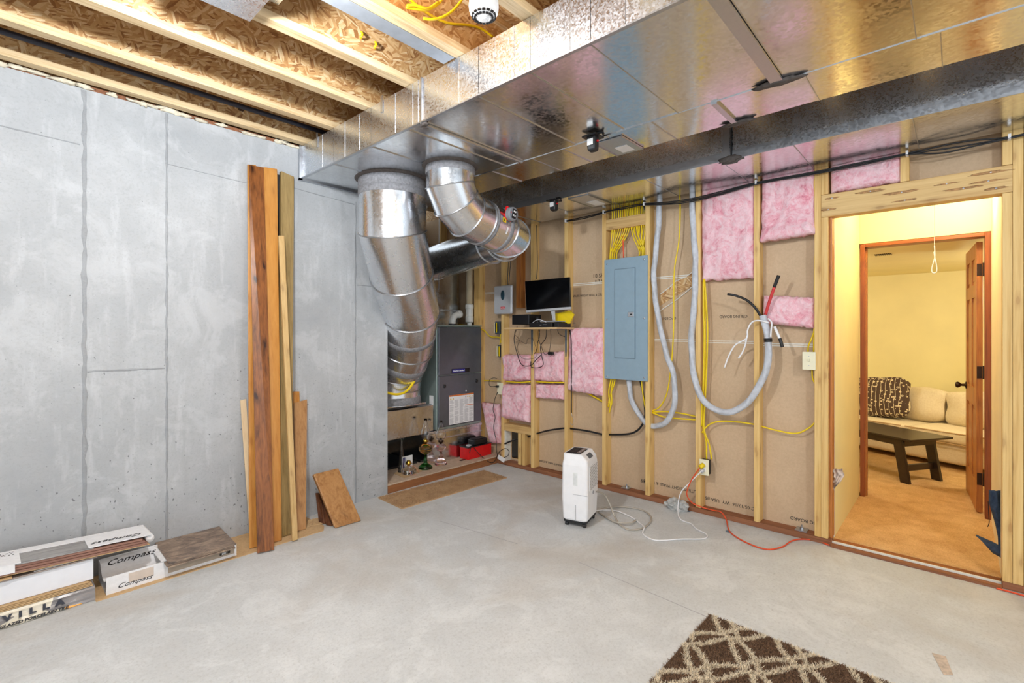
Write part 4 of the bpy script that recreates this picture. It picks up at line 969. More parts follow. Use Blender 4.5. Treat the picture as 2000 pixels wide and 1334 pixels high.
# black low-voltage bundle along the top of the wall
BB = 'thin black cables stapled high along the stud wall'
runs = [[(1107, 432.5), (1140, 427), (1180, 415.5), (1191, 412), (1222, 407), (1260, 399.5), (1297, 398), (1349, 391), (1408, 377), (1478, 358), (1585, 338.5), (1685, 318.5), (1772, 301.5), (1870, 287), (1970, 269.5), (2030, 256)],
        [(1107, 431), (1145, 423), (1182, 413.5), (1222, 404), (1260, 397.5), (1300, 395), (1350, 388), (1412, 373), (1479, 356), (1586, 336.5), (1686, 316.5), (1772, 299.5), (1880, 277), (1970, 268), (2030, 253)],
        [(1260, 400.5), (1330, 397), (1400, 382), (1479, 359.5), (1587, 340.5), (1688, 321), (1773, 302), (1840, 299), (1900, 286), (1970, 270.5), (2030, 258)]]
for i, r_ in enumerate(runs):
    cable(['lower strand of the black cables stapled high along the stud wall', 'upper strand of the black cables stapled high along the stud wall', 'third black cable of the high bundle, sagging lowest above the doorway'][i], [(u, v, 3.682 - 0.002 * i) for u, v in r_], 0.0048, 'black', group=BB)
for u, v, w_ in ((1107, 432, 'left of the yellow bundle, leftmost'), (1181, 415, 'on the stud just left of the yellow bundle'), (1260, 399, 'on the stud just right of the yellow bundle'), (1478, 357, 'between the two large pink batts'), (1772, 301, 'above the middle of the doorway'), (1971, 269, 'above the right end of the doorway header')):
    p = PX(u, v, 3.70)
    tag(bx('cable_staple', 'whitep', (3.674, 3.7095, p.y - 0.006, p.y + 0.006, p.z - 0.014, p.z + 0.014)), 'small white cable staple ' + w_, 'staple', 'white cable staples')
for a in ([(1048, 440), (1049, 480), (1049.5, 520), (1048, 545)], [(996, 490), (992, 530), (991, 570)], [(999, 490), (995, 540), (992, 575)]):
    cable({1048: 'thin black cable running down the stud face behind the monitor', 996: 'thin black cable down to the silver control box, left one', 999: 'thin black cable down to the silver control box, right one'}[a[0][0]], [(u, v, 3.70) for u, v in a], 0.004, 'black', group='thin black control cables', n=6)

# switch, outlets and boxes
def wall_plate(name, label, u0, v0, u1, v1, x=3.700, depth=0.05, boxmat='blackr'):
    a, b = PX(u0, v0, x), PX(u1, v1, x)
    t = thing(name, label, 'switch' if 'switch' in name else 'outlet', (x, (a.y + b.y) / 2, b.z))
    bx('device_box', boxmat, (x + 0.006, x + 0.006 + depth, b.y + 0.004, a.y - 0.006, b.z + 0.006, a.z - 0.006), t)
    bx('cover_plate', 'cream', (x - 0.001, x + 0.0055, b.y, a.y, b.z, a.z), t, 0.002)
    return t, a, b
t, a, b = wall_plate('light_switch', 'ivory toggle light switch on the double stud left of the doorway', 1567, 687, 1593, 723)
cy, cz = (a.y + b.y) / 2, (a.z + b.z) / 2
bx('toggle', 'cream', (3.688, 3.699, cy - 0.005, cy + 0.005, cz - 0.002, cz + 0.014), t, 0.001)
for s in (-1, 1): MB().lathe([(0.003, 0), (0.002, 0.0015)], (3.699, cy, cz + s * 0.03), 8, Matrix.Rotation(-math.pi / 2, 3, 'Y')).build('plate_screw', 'steel', t)
t, a, b = wall_plate('power_outlet', 'ivory outlet low on the stud with an orange and a white plug', 1366, 896, 1384, 930, 3.696)
cy = (a.y + b.y) / 2; OY, OZ1, OZ2 = cy, a.z - 0.036, a.z - 0.076
for z in (OZ1, OZ2): bx('receptacle', 'whitep', (3.693, 3.6955, cy - 0.014, cy + 0.014, z - 0.014, z + 0.014), t, 0.002)
t, a, b = wall_plate('power_outlet', 'ivory outlet beside the furnace with a black plug', 971, 747, 982, 771, 3.70, 0.05, 'whitep')
bx('black_plug', 'black', (3.665, 3.699, a.y - 0.03, a.y - 0.008, a.z - 0.05, a.z - 0.028), t, 0.004)
FO = ((a.y + b.y) / 2, a.z)
for lab, v0, v1 in (('upper blue-grey junction box with exposed wires beside the furnace', 628, 652), ('lower blue-grey junction box with exposed wires beside the furnace', 674, 698)):
    a, b = PX(964 if v0 < 650 else 969, v0, 3.72), PX(979, v1, 3.72)
    t = thing('junction_box', lab, 'electrical box', (3.75, a.y, b.z), 'open junction boxes')
    bx('steel_box', plain('box_blue_grey', (96, 110, 122), 0.4, 0.6), (3.72, 3.765, b.y + 0.02, a.y - 0.02, b.z, a.z), t, 0.003)
    bx('switch_body', 'black', (3.705, 3.72, a.y - 0.06, a.y - 0.025, b.z + 0.02, a.z - 0.02), t, 0.003)
    bx('yoke', 'yellow', (3.700, 3.706, a.y - 0.065, a.y - 0.055, b.z + 0.012, a.z - 0.012), t)
    bx('yoke', 'cream', (3.700, 3.706, a.y - 0.035, a.y - 0.028, b.z + 0.012, a.z - 0.012), t)
cable('yellow cable sagging from the furnace top to the upper junction box', [(858, 632, 3.72), (900, 634, 3.72), (941, 643, 3.75), (957, 657, 3.76), (975, 659, 3.75), (979, 670, 3.74)], 0.006, 'yellow', group='yellow cables beside the furnace')
cable('short yellow cable dropping into the lower junction box', [(978, 652, 3.74), (977, 665, 3.73), (976, 675, 3.735)], 0.005, 'yellow', group='yellow cables beside the furnace')

# control box by the corner
cb = thing('control_box', 'silver rounded control box with a dark oval display and red logo on the first stud', 'control box', (3.68, 3.49, 1.56))
a, b = PX(964, 559, 3.67), PX(999, 613, 3.67)
bx('housing', 'silver', (3.67, 3.708, b.y, a.y, b.z, a.z), cb, 0.022, seg=4)
cy = (a.y + b.y) / 2
fr = frame((3.6695, cy - 0.005, b.z + 0.195), (0, -1, 0), (0, 0, 1))
k = MB(); k.M = fr; k.lathe([(0.026, 0), (0.026, 0.003), (0.022, 0.005)], (0, 0, 0), 24); 
for i, vv in enumerate(k.v): k.v[i] = Vector((vv.x, vv.y, b.z + 0.195 + (vv.z - (b.z + 0.195)) * 1.9))
dk = k.build('display_window', plain('display_teal', (40, 70, 84), 0.3), cb)
for i in range(4):
    k = MB(); k.M = fr; k.lathe([(0.006, 0.003), (0.005, 0.004)], (0, -0.03 + i * 0.02, 0), 10); k.build('display_button', 'silver', dk)
k = MB(); k.M = fr; k.box(-0.030, 0.030, -0.142, -0.118, 0.0, 0.002); lg = k.build('logo_field', 'red', cb, bevel=0.001)
text('zoning', 0.020, frame((3.6670, cy - 0.005, b.z + 0.065), (0, -1, 0), (0, 0, 1)), 'paper', lg, bold=0.0005)

# ================================================================== SHELF AND MONITOR
sx0, sx1, sy0, sy1, sz = 3.435, 3.708, 2.60, 3.225, 1.400
sh = thing('wall_shelf', 'narrow pale wooden shelf on grey metal brackets under the monitor', 'shelf', (3.58, 2.9, sz))
bx('shelf_board', wood('shelf_pine', (196, 158, 108), (228, 196, 148), 'y', 0.5), (sx0, sx1, sy0, sy1, sz, sz + 0.016), sh, 0.003)
for y in (3.105, 2.695):
    mb = MB(); mb.prism([(3.7085, y - 0.012, sz), (3.7085, y + 0.012, sz), (3.7085, y + 0.010, sz - 0.20), (3.7085, y + 0.004, sz - 0.255), (3.7085, y - 0.004, sz - 0.255), (3.7085, y - 0.010, sz - 0.20)], (-0.005, 0, 0))
    mb.box(3.48, 3.7035, y - 0.012, y + 0.012, sz - 0.005, sz)
    mb.build('bracket', plain('bracket_grey', (112, 122, 132), 0.4, 0.5), sh, bevel=0.001)
mx = 3.525
mo = thing('monitor', 'black flat-screen monitor with a silver chin and stand on the wooden shelf', 'monitor', (mx, 2.76, sz + 0.016))
ta, tb_, tc_, td = PX(1025, 549.5, mx), PX(1112, 541, mx - 0.015), PX(1114, 599, mx - 0.015), PX(1028, 606, mx)
MB().prism([ta, tb_, tc_, td], (0.02, 0.003, 0)).build('screen', 'screen', mo, bevel=0.003)
MB().prism([td + Vector((-0.003, 0, 0)), tc_ + Vector((-0.003, 0, 0)), tc_ + Vector((-0.003, 0, -0.022)), td + Vector((-0.003, 0, -0.022))], (0.026, 0.003, 0)).build('silver_chin', 'silver', mo, bevel=0.002)
n_ = PX(1078, 607, mx + 0.01); MB().prism([n_ + Vector((0, 0.020, 0.02)), n_ + Vector((0, -0.026, 0.02)), n_ + Vector((-0.0, -0.034, -0.09)), n_ + Vector((0, -0.010, -0.09))], (0.012, 0, 0)).build('stand_neck', 'silver', mo, bevel=0.002)
bx('stand_base', 'silver', (3.50, 3.66, 2.62, 2.84, sz + 0.065, sz + 0.073), mo, 0.003)
def bxt(name, mat, u0, v0, u1, v1, x0, x1, label, cat, bevel=0.004):
    a, b = PX(u0, v0, x0), PX(u1, v1, x0)
    return tag(bx(name, mat, (x0, x1, b.y, a.y, b.z, a.z), bevel=bevel), label, cat)
bb = bxt('set_top_box', 'black', 1000, 615, 1033, 633.5, 3.46, 3.64, 'small black set-top box on the left end of the shelf', 'electronics')
md = bx('media_player', 'black', (3.45, 3.64, 2.66, 2.925, sz + 0.016, sz + 0.058), bevel=0.003); tag(md, 'flat black media recorder on the shelf under the monitor', 'electronics')
bx('front_slot', 'silver', (3.449, 3.450, 2.72, 2.76, sz + 0.038, sz + 0.041), md); bx('front_leds', 'whitep', (3.449, 3.450, 2.78, 2.80, sz + 0.036, sz + 0.038), md)
md2 = bx('router', 'blackr', (3.47, 3.66, 2.605, 2.652, sz + 0.016, sz + 0.060), bevel=0.003); tag(md2, 'dark router box at the right end of the shelf', 'electronics')
wc = thing('webcam', 'small black round webcam below the left of the monitor', 'electronics', (3.50, 2.86, sz + 0.058))
MB().lathe([(0.012, 0), (0.03, 0.004), (0.03, 0.008), (0.008, 0.012), (0.008, 0.03), (0.018, 0.034), (0.02, 0.045), (0.012, 0.056)], (3.505, 2.87, sz + 0.058), 16).build('webcam_body', 'black', wc)
MB().tube([(3.47, 2.90, sz + 0.06), (3.46, 2.84, sz + 0.085), (3.46, 2.78, sz + 0.08), (3.47, 2.74, sz + 0.062)], 0.0025, 6).build('webcam_lead', 'whitep', wc)
ev = MB(); P_ = [PX(u, v, 3.60) for u, v in ((1083, 612), (1113, 607), (1120, 614), (1112, 632), (1084, 633))]
tag(ev.prism(P_, (0.02, 0, 0)).build('padded_envelope', 'yellow', bevel=0.002), 'bright yellow padded envelope leaning behind the monitor stand', 'envelope')
for i, (r, a) in enumerate(((0.0040, [(1010, 638), (1004, 662), (1010, 690), (1019, 712), (1036, 714), (1047, 703), (1056, 694)]), (0.0040, [(1037, 706), (1038, 717), (1052, 718), (1061, 712), (1058, 695), (1056, 676), (1066, 660), (1068, 640)]),
            (0.0018, [(1008, 640), (1005, 652), (1014, 664), (1010, 682), (1020, 699), (1036, 701), (1048, 696), (1047, 680), (1040, 660)]), (0.0032, [(1051, 640), (1054, 655), (1050, 670), (1049, 682), (1044, 691)]),
            (0.0028, [(1055, 640), (1052, 662), (1058, 678), (1063, 691), (1072, 690)]), (0.0022, [(1075, 640), (1076, 660), (1074, 680), (1073, 690)]), (0.0026, [(1088, 640), (1092, 652), (1103, 658)]), (0.0016, [(1008, 662), (1020, 668), (1028, 672), (1030, 663), (1037, 660)]))):
    P = [PX(u, v, 3.685 + 0.004 * (k % 2) - (0.03 if v > 690 else 0)) for k, (u, v) in enumerate(a)]
    lab = ['thick black cable looping lowest left under the shelf', 'thick black cable looping right over the pink batt under the shelf', 'thin black wire in a wide loop under the shelf', 'black cable beside the middle stud under the shelf',
           'black cable slanting to the small plug under the shelf', 'thin straight black lead down to the plug under the shelf', 'short black lead near the right shelf bracket', 'hair-thin tangled wire left of the shelf bracket'][i]
    MB().tube(P, r, 7).build('power_lead', 'black', smooth=True, label=lab, cat='cable', group='black leads under the shelf')
MB().box(3.66, 3.685, PX(1082, 690, 3.68).y, PX(1072, 690, 3.68).y, PX(1076, 693, 3.68).z, PX(1076, 687, 3.68).z).build('plug', 'black', bevel=0.005, label='small black plug resting on the pink batt under the shelf', cat='plug')
bc = thing('bungee_cord', 'black bungee cord with wire hooks hanging from the right end of the shelf', 'cord', tuple(PX(1116, 822, 3.69)))
MB().tube([PX(1113, 645, 3.69), PX(1115.5, 665, 3.68), PX(1116, 740, 3.68), PX(1116, 806, 3.68)], [0.007, 0.006] + [0.005] * 40, 10).build('elastic_cord', 'blackr', bc, smooth=True)
MB().tube([PX(u, v, 3.68) for u, v in ((1116, 804), (1117, 811), (1120, 819), (1118, 830), (1114, 826))], 0.0022, 6).build('wire_hook', 'steel', bc)
MB().tube([PX(u, v, 3.69) for u, v in ((1113, 646), (1113, 641), (1118, 639), (1123, 636), (1122, 631), (1119, 632))], 0.0025, 6).build('wire_hook', 'steel', bc)

# ================================================================== CEILING DETAILS
pipe = thing('gas_pipe', 'long dark iron pipe running along the first joist above the concrete wall', 'pipe', (0, 3.46, 2.83))
MB().tube([(-4, 3.46, 2.835), (1.60, 3.44, 2.835), (3.0, 3.44, 2.835)], 0.016, 12, sm=False).build('pipe_run', 'navy', pipe, smooth=True)
for x in (0.34, 1.18): MB().tube([(x - 0.012, 3.46, 2.835), (x + 0.012, 3.46, 2.835)], 0.0215, 12, sm=False).build('pipe_clamp', 'bronze', pipe)
s = PZ(945, 22, 2.695); sx_, sy_ = s.x, s.y
sd = thing('smoke_detector', 'round white smoke detector hanging under the ceiling joist beside the duct', 'smoke detector', (sx_, sy_, 2.662))
MB().lathe([(0.020, 0), (0.026, 0.003), (0.046, 0.012), (0.056, 0.022), (0.060, 0.034), (0.062, 0.050), (0.060, 0.076), (0.052, 0.080)], (sx_, sy_, 2.662), 36).build('detector_body', 'whitep', sd, smooth=False, bevel=0.0015)
for k in range(16):
    q = 2 * math.pi * k / 16
    for r_, z_, l in ((0.037, 2.6665, 0.012), (0.048, 2.6735, 0.014)):
        m = MB(); m.M = Matrix.Translation((sx_, sy_, 0)) @ Matrix.Rotation(q, 4, 'Z'); m.box(r_ - 0.0035, r_ + 0.0035, -l * 0.45, l * 0.45, z_ - 0.002, z_ + 0.004)
        m.build('vent_slot', 'black', sd)
MB().lathe([(0.010, -0.004), (0.016, -0.002), (0.018, 0.002)], (sx_, sy_, 2.662), 20).build('test_button', 'whitep', sd)
bx('mounting_box', 'galv_mid', (sx_ - 0.04, sx_ + 0.04, sy_ - 0.10, sy_ + 0.04, 2.742, 2.79), sd)
# light box at the top edge with its side flange
lb_ = thing('duct_boot', 'galvanized box screwed between joists at the top edge of the picture', 'duct boot', (0.75, 2.1, 2.742))
bx('boot_flange', 'galv_mid', (0.60, 0.80, 2.232, 2.285, 2.734, 2.7415), lb_)
bx('boot_body', 'galv_side', (0.55, 0.795, 1.93, 2.231, 2.69, 2.86), lb_, 0.002)
bx('boot_duct', 'galv_dark', (0.30, 0.90, 1.99, 2.20, 2.80, 3.0), lb_)
for x in (0.64, 0.77): MB().lathe([(0.006, 0), (0.004, -0.003)], (x, 2.262, 2.734), 8).build('screw', 'steel', lb_)
# sheet-metal strip panning one joist bay
pn = bx('joist_pan', 'galv_side', (-2.0, 1.62, 1.862, 1.868, 2.742, 2.80), None)
tag(pn, 'long galvanized strip fixed along the side of a ceiling joist', 'metal strip')
bx('pan_lip', plain('dull_zinc_sheet', (176, 182, 190), 0.5, 0.6), (-2.0, 1.62, 1.862, 1.945, 2.740, 2.743), pn)
YC = 'yellow cables looping between ceiling joists'
for i, (lab, pts) in enumerate((('yellow cable pair end stapled to the ceiling joist, left of the smoke detector', [(793, 14), (815, 18), (835, 19), (855, 8), (866, -4)]),
                 ('short yellow loop below the pair, left of the smoke detector', [(795, 11), (810, 10), (826, 15), (838, 16), (856, 4)]),
                 ('longer yellow cable curving under the ceiling, nearest the smoke detector', [(827, 36), (845, 38), (865, 33), (885, 20), (902, 0), (908, -12)]),
                 ('yellow cable running down the joist web toward the duct, behind the smoke detector', [(800, -2), (820, 15), (850, 35), (880, 46), (915, 49), (940, 56), (963, 72)]))):
    y = 1.80 - 0.01 * i if i < 3 else 1.82
    P = [PY(u, v, y - 0.02 * math.sin(3.1 * k / len(pts))) if i < 3 else PY(u, v, 1.82) for k, (u, v) in enumerate(pts)]
    MB().tube(P, 0.006, 8).build('ceiling_cable', 'yellow', smooth=True, label=lab, cat='cable', group=YC)
for u, v in ((706, 67), (733, 87)):
    MB().tube([PY(u, v - 5, 2.245), PY(u + 2, v, 2.225), PY(u - 1, v + 5, 2.23), PY(u, v + 8, 2.25)], 0.006, 8).build('cable_loop', 'yellow', smooth=True, label='small yellow cable loop poking through a joist web, %s of two' % ('left' if u < 720 else 'right'), cat='cable', group='cable loops through the web')
# ================================================================== DEHUMIDIFIER
A_, B_, C_ = PZ(1097, 1015, 0.04), PZ(1147, 1024, 0.04), PZ(1168, 1000, 0.04)
ex = Vector((B_.x - A_.x, B_.y - A_.y, 0)); WID = ex.length; ex.normalize(); ey = Vector((-ex.y, ex.x, 0))
if ey.x < 0: ey = -ey
ey = ey.normalized(); DEP = 0.255
Dm = Matrix((ex, ey, Vector((0, 0, 1)))).transposed().to_4x4(); Dm.translation = Vector((A_.x, A_.y, 0))
dh = thing('dehumidifier', 'white portable dehumidifier on small castors standing on the slab in front of the studs', 'dehumidifier', (A_.x + 0.1, A_.y, 0))
def D(*pts): return pts
def rounded(w, d, r, n=5, ox=0.0, oy=0.0):
    out = []
    for cx, cy, a0_ in ((w - r, d - r, 0), (r, d - r, 90), (r, r, 180), (w - r, r, 270)):
        for i in range(n + 1):
            q = math.radians(a0_ + 90 * i / n); out.append((cx + r * math.cos(q) + ox, cy + r * math.sin(q) + oy))
    return out
mb = MB(); mb.M = Dm; lev = [(0.045, 0.012, 0.010), (0.055, 0.004, 0.004), (0.20, -0.002, -0.002), (0.435, 0.0, 0.0), (0.470, 0.006, 0.006)]
rings = []
for z, ix, iy in lev: rings.append([(x, y, z) for x, y in rounded(WID - 2 * ix, DEP - 2 * iy, 0.022, 5, ix, iy)])
# sloping shoulders and top deck
rings.append([(min(max(x, 0.004), WID - 0.040), y * 0.96 + 0.005, 0.507) for x, y, _ in rings[-1]])
rings.append([(min(max(x, 0.010), WID - 0.048), y * 0.95 + 0.007, 0.512) for x, y, _ in rings[-1]])
n_ = len(rings[0]); vs = [p for r_ in rings for p in r_]
fs = [(i * n_ + j, i * n_ + (j + 1) % n_, (i + 1) * n_ + (j + 1) % n_, (i + 1) * n_ + j) for i in range(len(rings) - 1) for j in range(n_)]
fs += [tuple(range(n_))[::-1], tuple((len(rings) - 1) * n_ + j for j in range(n_))]
mb.add(vs, fs); mb.build('housing', 'whitep', dh)
def dbox(name, mat, x0, x1, y0, y1, z0, z1, par=dh, bevel=0.0, rot=None):
    m = MB(); m.M = Dm if rot is None else Dm @ rot; m.box(x0, x1, y0, y1, z0, z1); return m.build(name, mat, par, bevel=bevel)
cp = dbox('control_panel', 'blackr', 0.022, WID - 0.060, 0.03, DEP - 0.045, 0.5105, 0.5155, bevel=0.002)
for i in range(9): dbox('grille_slat', 'black', 0.03, WID - 0.10, 0.045 + i * 0.017, 0.052 + i * 0.017, 0.5155, 0.5185, cp)
dbox('button_strip', plain('taupe_glass', (110, 96, 92), 0.25), WID - 0.092, WID - 0.064, 0.04, DEP - 0.055, 0.5155, 0.5172, cp)
for i in range(4): dbox('button', 'silver', WID - 0.082, WID - 0.074, 0.07 + i * 0.03, 0.078 + i * 0.03, 0.5172, 0.518, cp)
# right side (faces the stud wall / camera right): perforated intake, handle
gr = dbox('intake_grille', 'whitep', WID + 0.0005, WID + 0.004, 0.045, DEP - 0.025, 0.255, 0.425, bevel=0.001)
m = MB(); m.M = Dm
for i in range(10):
    for j in range(15):
        y = 0.055 + i * 0.018 + (0.009 if j % 2 else 0); z = 0.262 + j * 0.0110
        if y < DEP - 0.035: m.prism([(WID + 0.0041, y, z - 0.004), (WID + 0.0041, y + 0.005, z), (WID + 0.0041, y, z + 0.004), (WID + 0.0041, y - 0.005, z)], (0.0006, 0, 0))
tag(m.build('grille_hole', 'black', gr), kind='stuff')
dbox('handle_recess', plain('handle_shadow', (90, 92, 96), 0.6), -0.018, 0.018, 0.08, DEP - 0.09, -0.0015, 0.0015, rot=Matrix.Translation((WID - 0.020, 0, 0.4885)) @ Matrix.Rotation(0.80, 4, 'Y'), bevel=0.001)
dbox('seam', 'greyprint', 0.085, WID + 0.0025, -0.0035, -0.002, 0.232, 0.234)
dbox('seam', 'greyprint', 0.104, 0.106, -0.0038, -0.002, 0.055, 0.16)
lbx = dbox('energy_label', plain('label_gloss', (226, 228, 226), 0.2), 0.085, 0.118, -0.0022, -0.001, 0.295, 0.385, bevel=0.001)
m = MB(); m.M = Dm
for i in range(9): m.box(0.090, 0.113, -0.0027, -0.0022, 0.30 + i * 0.009, 0.3015 + i * 0.009)
m.build('fine_print', 'silver', lbx)
m = MB(); m.M = Dm; m.lathe([(0.012, 0), (0.013, 0.003), (0.008, 0.004)], (WID + 0.001, 0.13, 0.225), 14, Matrix.Rotation(math.pi / 2, 3, 'Y')); m.build('drain_port', 'greyprint', dh)
dbox('base_tray', 'blackr', 0.012, WID - 0.012, 0.012, DEP - 0.012, 0.030, 0.046)
for x, y in ((0.03, 0.03), (WID - 0.03, 0.03), (0.03, DEP - 0.03), (WID - 0.03, DEP - 0.03)):
    m = MB(); m.M = Dm; m.lathe([(0.013, -0.012), (0.015, -0.009), (0.015, 0.009), (0.013, 0.012)], (x, y, 0.0152), 16, Matrix.Rotation(math.pi / 2, 3, 'Y'))
    m.build('castor', 'blackr', dh, smooth=False)
hs = [PZ(1166, 960, 0.215), PZ(1180, 966, 0.17), PZ(1191, 985, 0.10), PZ(1200, 1008, 0.02), PZ(1212, 1026, 0.007), PZ(1232, 1035, 0.007), PZ(1258, 1030, 0.007), PZ(1272, 1015, 0.007), PZ(1262, 1000, 0.007), PZ(1235, 992, 0.007), PZ(1200, 990, 0.007), PZ(1170, 997, 0.007), PZ(1180, 1008, 0.007), PZ(1205, 1020, 0.02), PZ(1232, 1021, 0.02), PZ(1242, 1016, 0.007)]
MB().tube(hs, 0.0062, 10, 8).build('drain_hose', plain('clear_grey_hose', (176, 168, 156), 0.25), dh, smooth=True, label='translucent grey coiled drain hose')
W_ = [PZ(1165, 997, 0.03), PZ(1180, 996, 0.006), PZ(1205, 998, 0.012), PZ(1233, 1010, 0.008), PZ(1250, 1022, 0.006), PZ(1258, 1030, 0.018), PZ(1256, 1043, 0.006), PZ(1280, 1055, 0.006), PZ(1330, 1053, 0.006), PZ(1374, 1052, 0.006), PZ(1380, 1044, 0.006), PZ(1360, 1033, 0.006), PZ(1350, 1023, 0.006), PZ(1328, 1013, 0.006)]
W_ += [PX(1324, 990, 3.60), PX(1330, 962, 3.64), PX(1348, 942, 3.66), PX(1362, 928, 3.672), PX(1369, 921, 3.672)]
pc = MB().tube(W_, 0.0042, 8).build('power_cord', 'whitep', dh, smooth=True, label='white power cord snaking to the low outlet')
MB().tube([PX(1369, 922, 3.672), Vector((3.692, OY, OZ2))], 0.013, 12, sm=False).build('plug', 'silver', pc, smooth=True)
oc = thing('extension_cord', 'orange extension cord running from the low outlet along the plate to the doorway', 'cord', tuple(PZ(1520, 1072, 0)))
O_ = [PX(1368, 912, 3.672), PX(1352, 935, 3.655), PX(1343, 955, 3.65), PX(1342, 968, 3.655), PX(1352, 982, 3.665), PX(1372, 991, 3.685), PX(1395, 997, 3.69), PX(1408, 1000, 3.66), PZ(1418, 1014, 0.02), PZ(1424, 1036, 0.006), PZ(1440, 1050, 0.006), PZ(1470, 1065, 0.006), PZ(1500, 1073, 0.006), PZ(1528, 1068, 0.006), PZ(1545, 1057, 0.006), PZ(1565, 1053, 0.006), PZ(1595, 1056, 0.006), PZ(1620, 1065, 0.008)]
MB().tube(O_, 0.0043, 8).build('cord_jacket', 'orange', oc, smooth=True)
MB().tube([PX(1367, 913, 3.668), Vector((3.692, OY, OZ1))], 0.017, 12, sm=False).build('plug', 'yellow', oc, smooth=True)
tag(MB().tube([PZ(1946, 1149, 0.006), PZ(1962, 1153, 0.006), PZ(1985, 1159, 0.006), PZ(2030, 1172, 0.006)], 0.0045, 8).build('extension_cord', 'orange', smooth=True), 'end of the orange extension cord reappearing at the right doorway stud', 'cord')
# pump leads
PL = [PY(922, 868, 3.70), PY(930, 880, 3.64), PY(945, 895, 3.60), PY(960, 904, 3.56), PY(968, 898, 3.55), PY(974, 884, 3.56), PX(986, 876, 3.66), PX(994, 881, 3.66), PX(992, 890, 3.66), PX(984, 894, 3.65)]
tag(MB().tube(PL, 0.0035, 7).build('pump_cord', 'black', smooth=True), 'black pump cord drooping over the platform edge', 'cord')
PL = [Vector((3.685, FO[0] + 0.02, FO[1] - 0.10)), PX(967, 778, 3.69), PX(963, 800, 3.69), PX(967, 815, 3.69), PX(964, 835, 3.69), PX(969, 860, 3.68), PX(970, 880, 3.66), PX(972, 890, 3.63)]
tag(MB().tube(PL, 0.0035, 7).build('pump_cord', 'black', smooth=True), 'black cord hanging from the outlet by the furnace over the pink batt', 'cord')
PL = [Vector((3.672, FO[0] + 0.04, FO[1] - 0.038)), PX(962, 741, 3.68), PX(956, 738, 3.70), PX(957, 746, 3.69), PX(963, 752, 3.68)]
tag(MB().tube([Vector((3.69, FO[0] + 0.035, FO[1] - 0.04)), PX(957, 754, 3.69), PX(956, 743, 3.70), PX(964, 738, 3.70), PX(971, 740, 3.71)], 0.003, 7).build('outlet_lead', 'black', smooth=True), 'small black lead curling above the outlet by the furnace', 'cord')
tg = MB(); q = [PX(u, v, 3.64) for u, v in ((974, 888), (987, 896), (984, 904), (971, 895))]
tag(tg.prism(q, (0.001, 0, 0)).build('cord_tag', 'paper'), 'white paper tag on the black cord at the platform corner', 'tag')
# concrete lump
r0 = PZ(1322, 995, 0.0)
mb = MB(); mb.blob((r0.x + 0.0, r0.y, 0.036), (0.05, 0.085, 0.048), 11, 0.5, 14, 2.6)
for i, v_ in enumerate(mb.v): mb.v[i] = Vector((min(v_.x, 3.703), v_.y, max(v_.z, 0.0)))
tag(mb.build('concrete_lump', 'rock'), 'rough grey lump of broken concrete against the bottom plate', 'rubble')
for (u, v) in ((1422, 1038), (1345, 998), (1161, 960)):
    p = PZ(u, v, 0.001); MB().prism([p + Vector(d) for d in ((-.02, -.01, 0), (.02, -.02, 0), (.012, .02, 0), (-.015, .012, 0))], (0, 0, 0.0006)).build('floor_mark', 'panel_d', floor)
tag(MB().prism([PZ(1820, 1275, 0.001), PZ(1847, 1282, 0.001), PZ(1862, 1319, 0.001), PZ(1843, 1318, 0.001)], (0, 0, 0.0006)).build('paper_scrap', plain('dirty_paper', (200, 184, 168), 0.9, 0, 0.15, 60)), 'dirty pale paper scrap stuck to the slab at lower right', 'paper')

# ================================================================== LEANING LUMBER
def plank(name, label, bl, br, tl, tr, mat, t=0.019, zb=0.008, yt=3.56, bev=0.002, dy=0.0, group='boards leaning on the concrete wall', cat='board'):
    b0, b1 = PZ(*bl, zb), PZ(*br, zb)
    a0_, a1_ = PY(*tl, yt), PY(*tr, yt)
    n = (b1 - b0).cross(a0_ - b0).normalized()
    if n.y < 0: n = -n
    mb = MB(); mb.prism([b0, b1, a1_, a0_], n * t)
    lo_ = min(v.z for v in mb.v)
    for i, v_ in enumerate(mb.v):
        if v_.z < zb: mb.v[i] = Vector((v_.x, v_.y, zb))
    return mb.build(name, mat, label=label, cat=cat, group=group, bevel=bev)
M['w_red'] = wood('red_stained_board', (88, 48, 20), (160, 98, 48), 'z', 0.32, 0.9, knots=1.0, knotcol=(52, 24, 12))
M['w_orange'] = wood('orange_stained_board', (176, 112, 42), (208, 150, 74), 'z', 0.4, 0.6, knots=0.3, knotcol=(120, 66, 24))
M['w_green'] = wood('weathered_board', (118, 96, 52), (168, 142, 92), 'z', 0.6, 0.8)
M['w_pale'] = wood('pale_stick', (176, 140, 84), (214, 182, 128), 'z', 0.6, 0.8, knots=0.3)
M['w_white'] = wood('white_pine', (214, 182, 140), (238, 214, 176), 'z', 0.6, 0.5)
M['w_brown'] = wood('brown_offcut', (148, 100, 54), (190, 144, 92), 'z', 0.45, 0.8, knots=0.4)
M['w_dark'] = wood('dark_trim', (70, 40, 24), (120, 74, 46), 'z', 0.35, 1.0)
plank('leaning_board', 'long orange-stained board at the far left, mostly hidden behind the red-brown one', (487, 1072), (512, 1066), (483.5, 321), (500, 322), 'w_orange', 0.018, yt=3.562)
plank('leaning_board', 'tall red-brown stained board with dark knots, front one of the leaning boards', (502.5, 1081), (535.5, 1074), (486, 321), (515, 327), 'w_red', 0.020, yt=3.542)
plank('leaning_board', 'tall orange-stained board just right of the red-brown one', (529, 1061), (550.5, 1055), (515, 326), (541.5, 330), 'w_orange', 0.020, yt=3.555)
plank('leaning_board', 'tall grey-green weathered board, rightmost of the long ones', (549, 1050), (570, 1043), (549.5, 334), (574.5, 345), 'w_green', 0.030, yt=3.55)
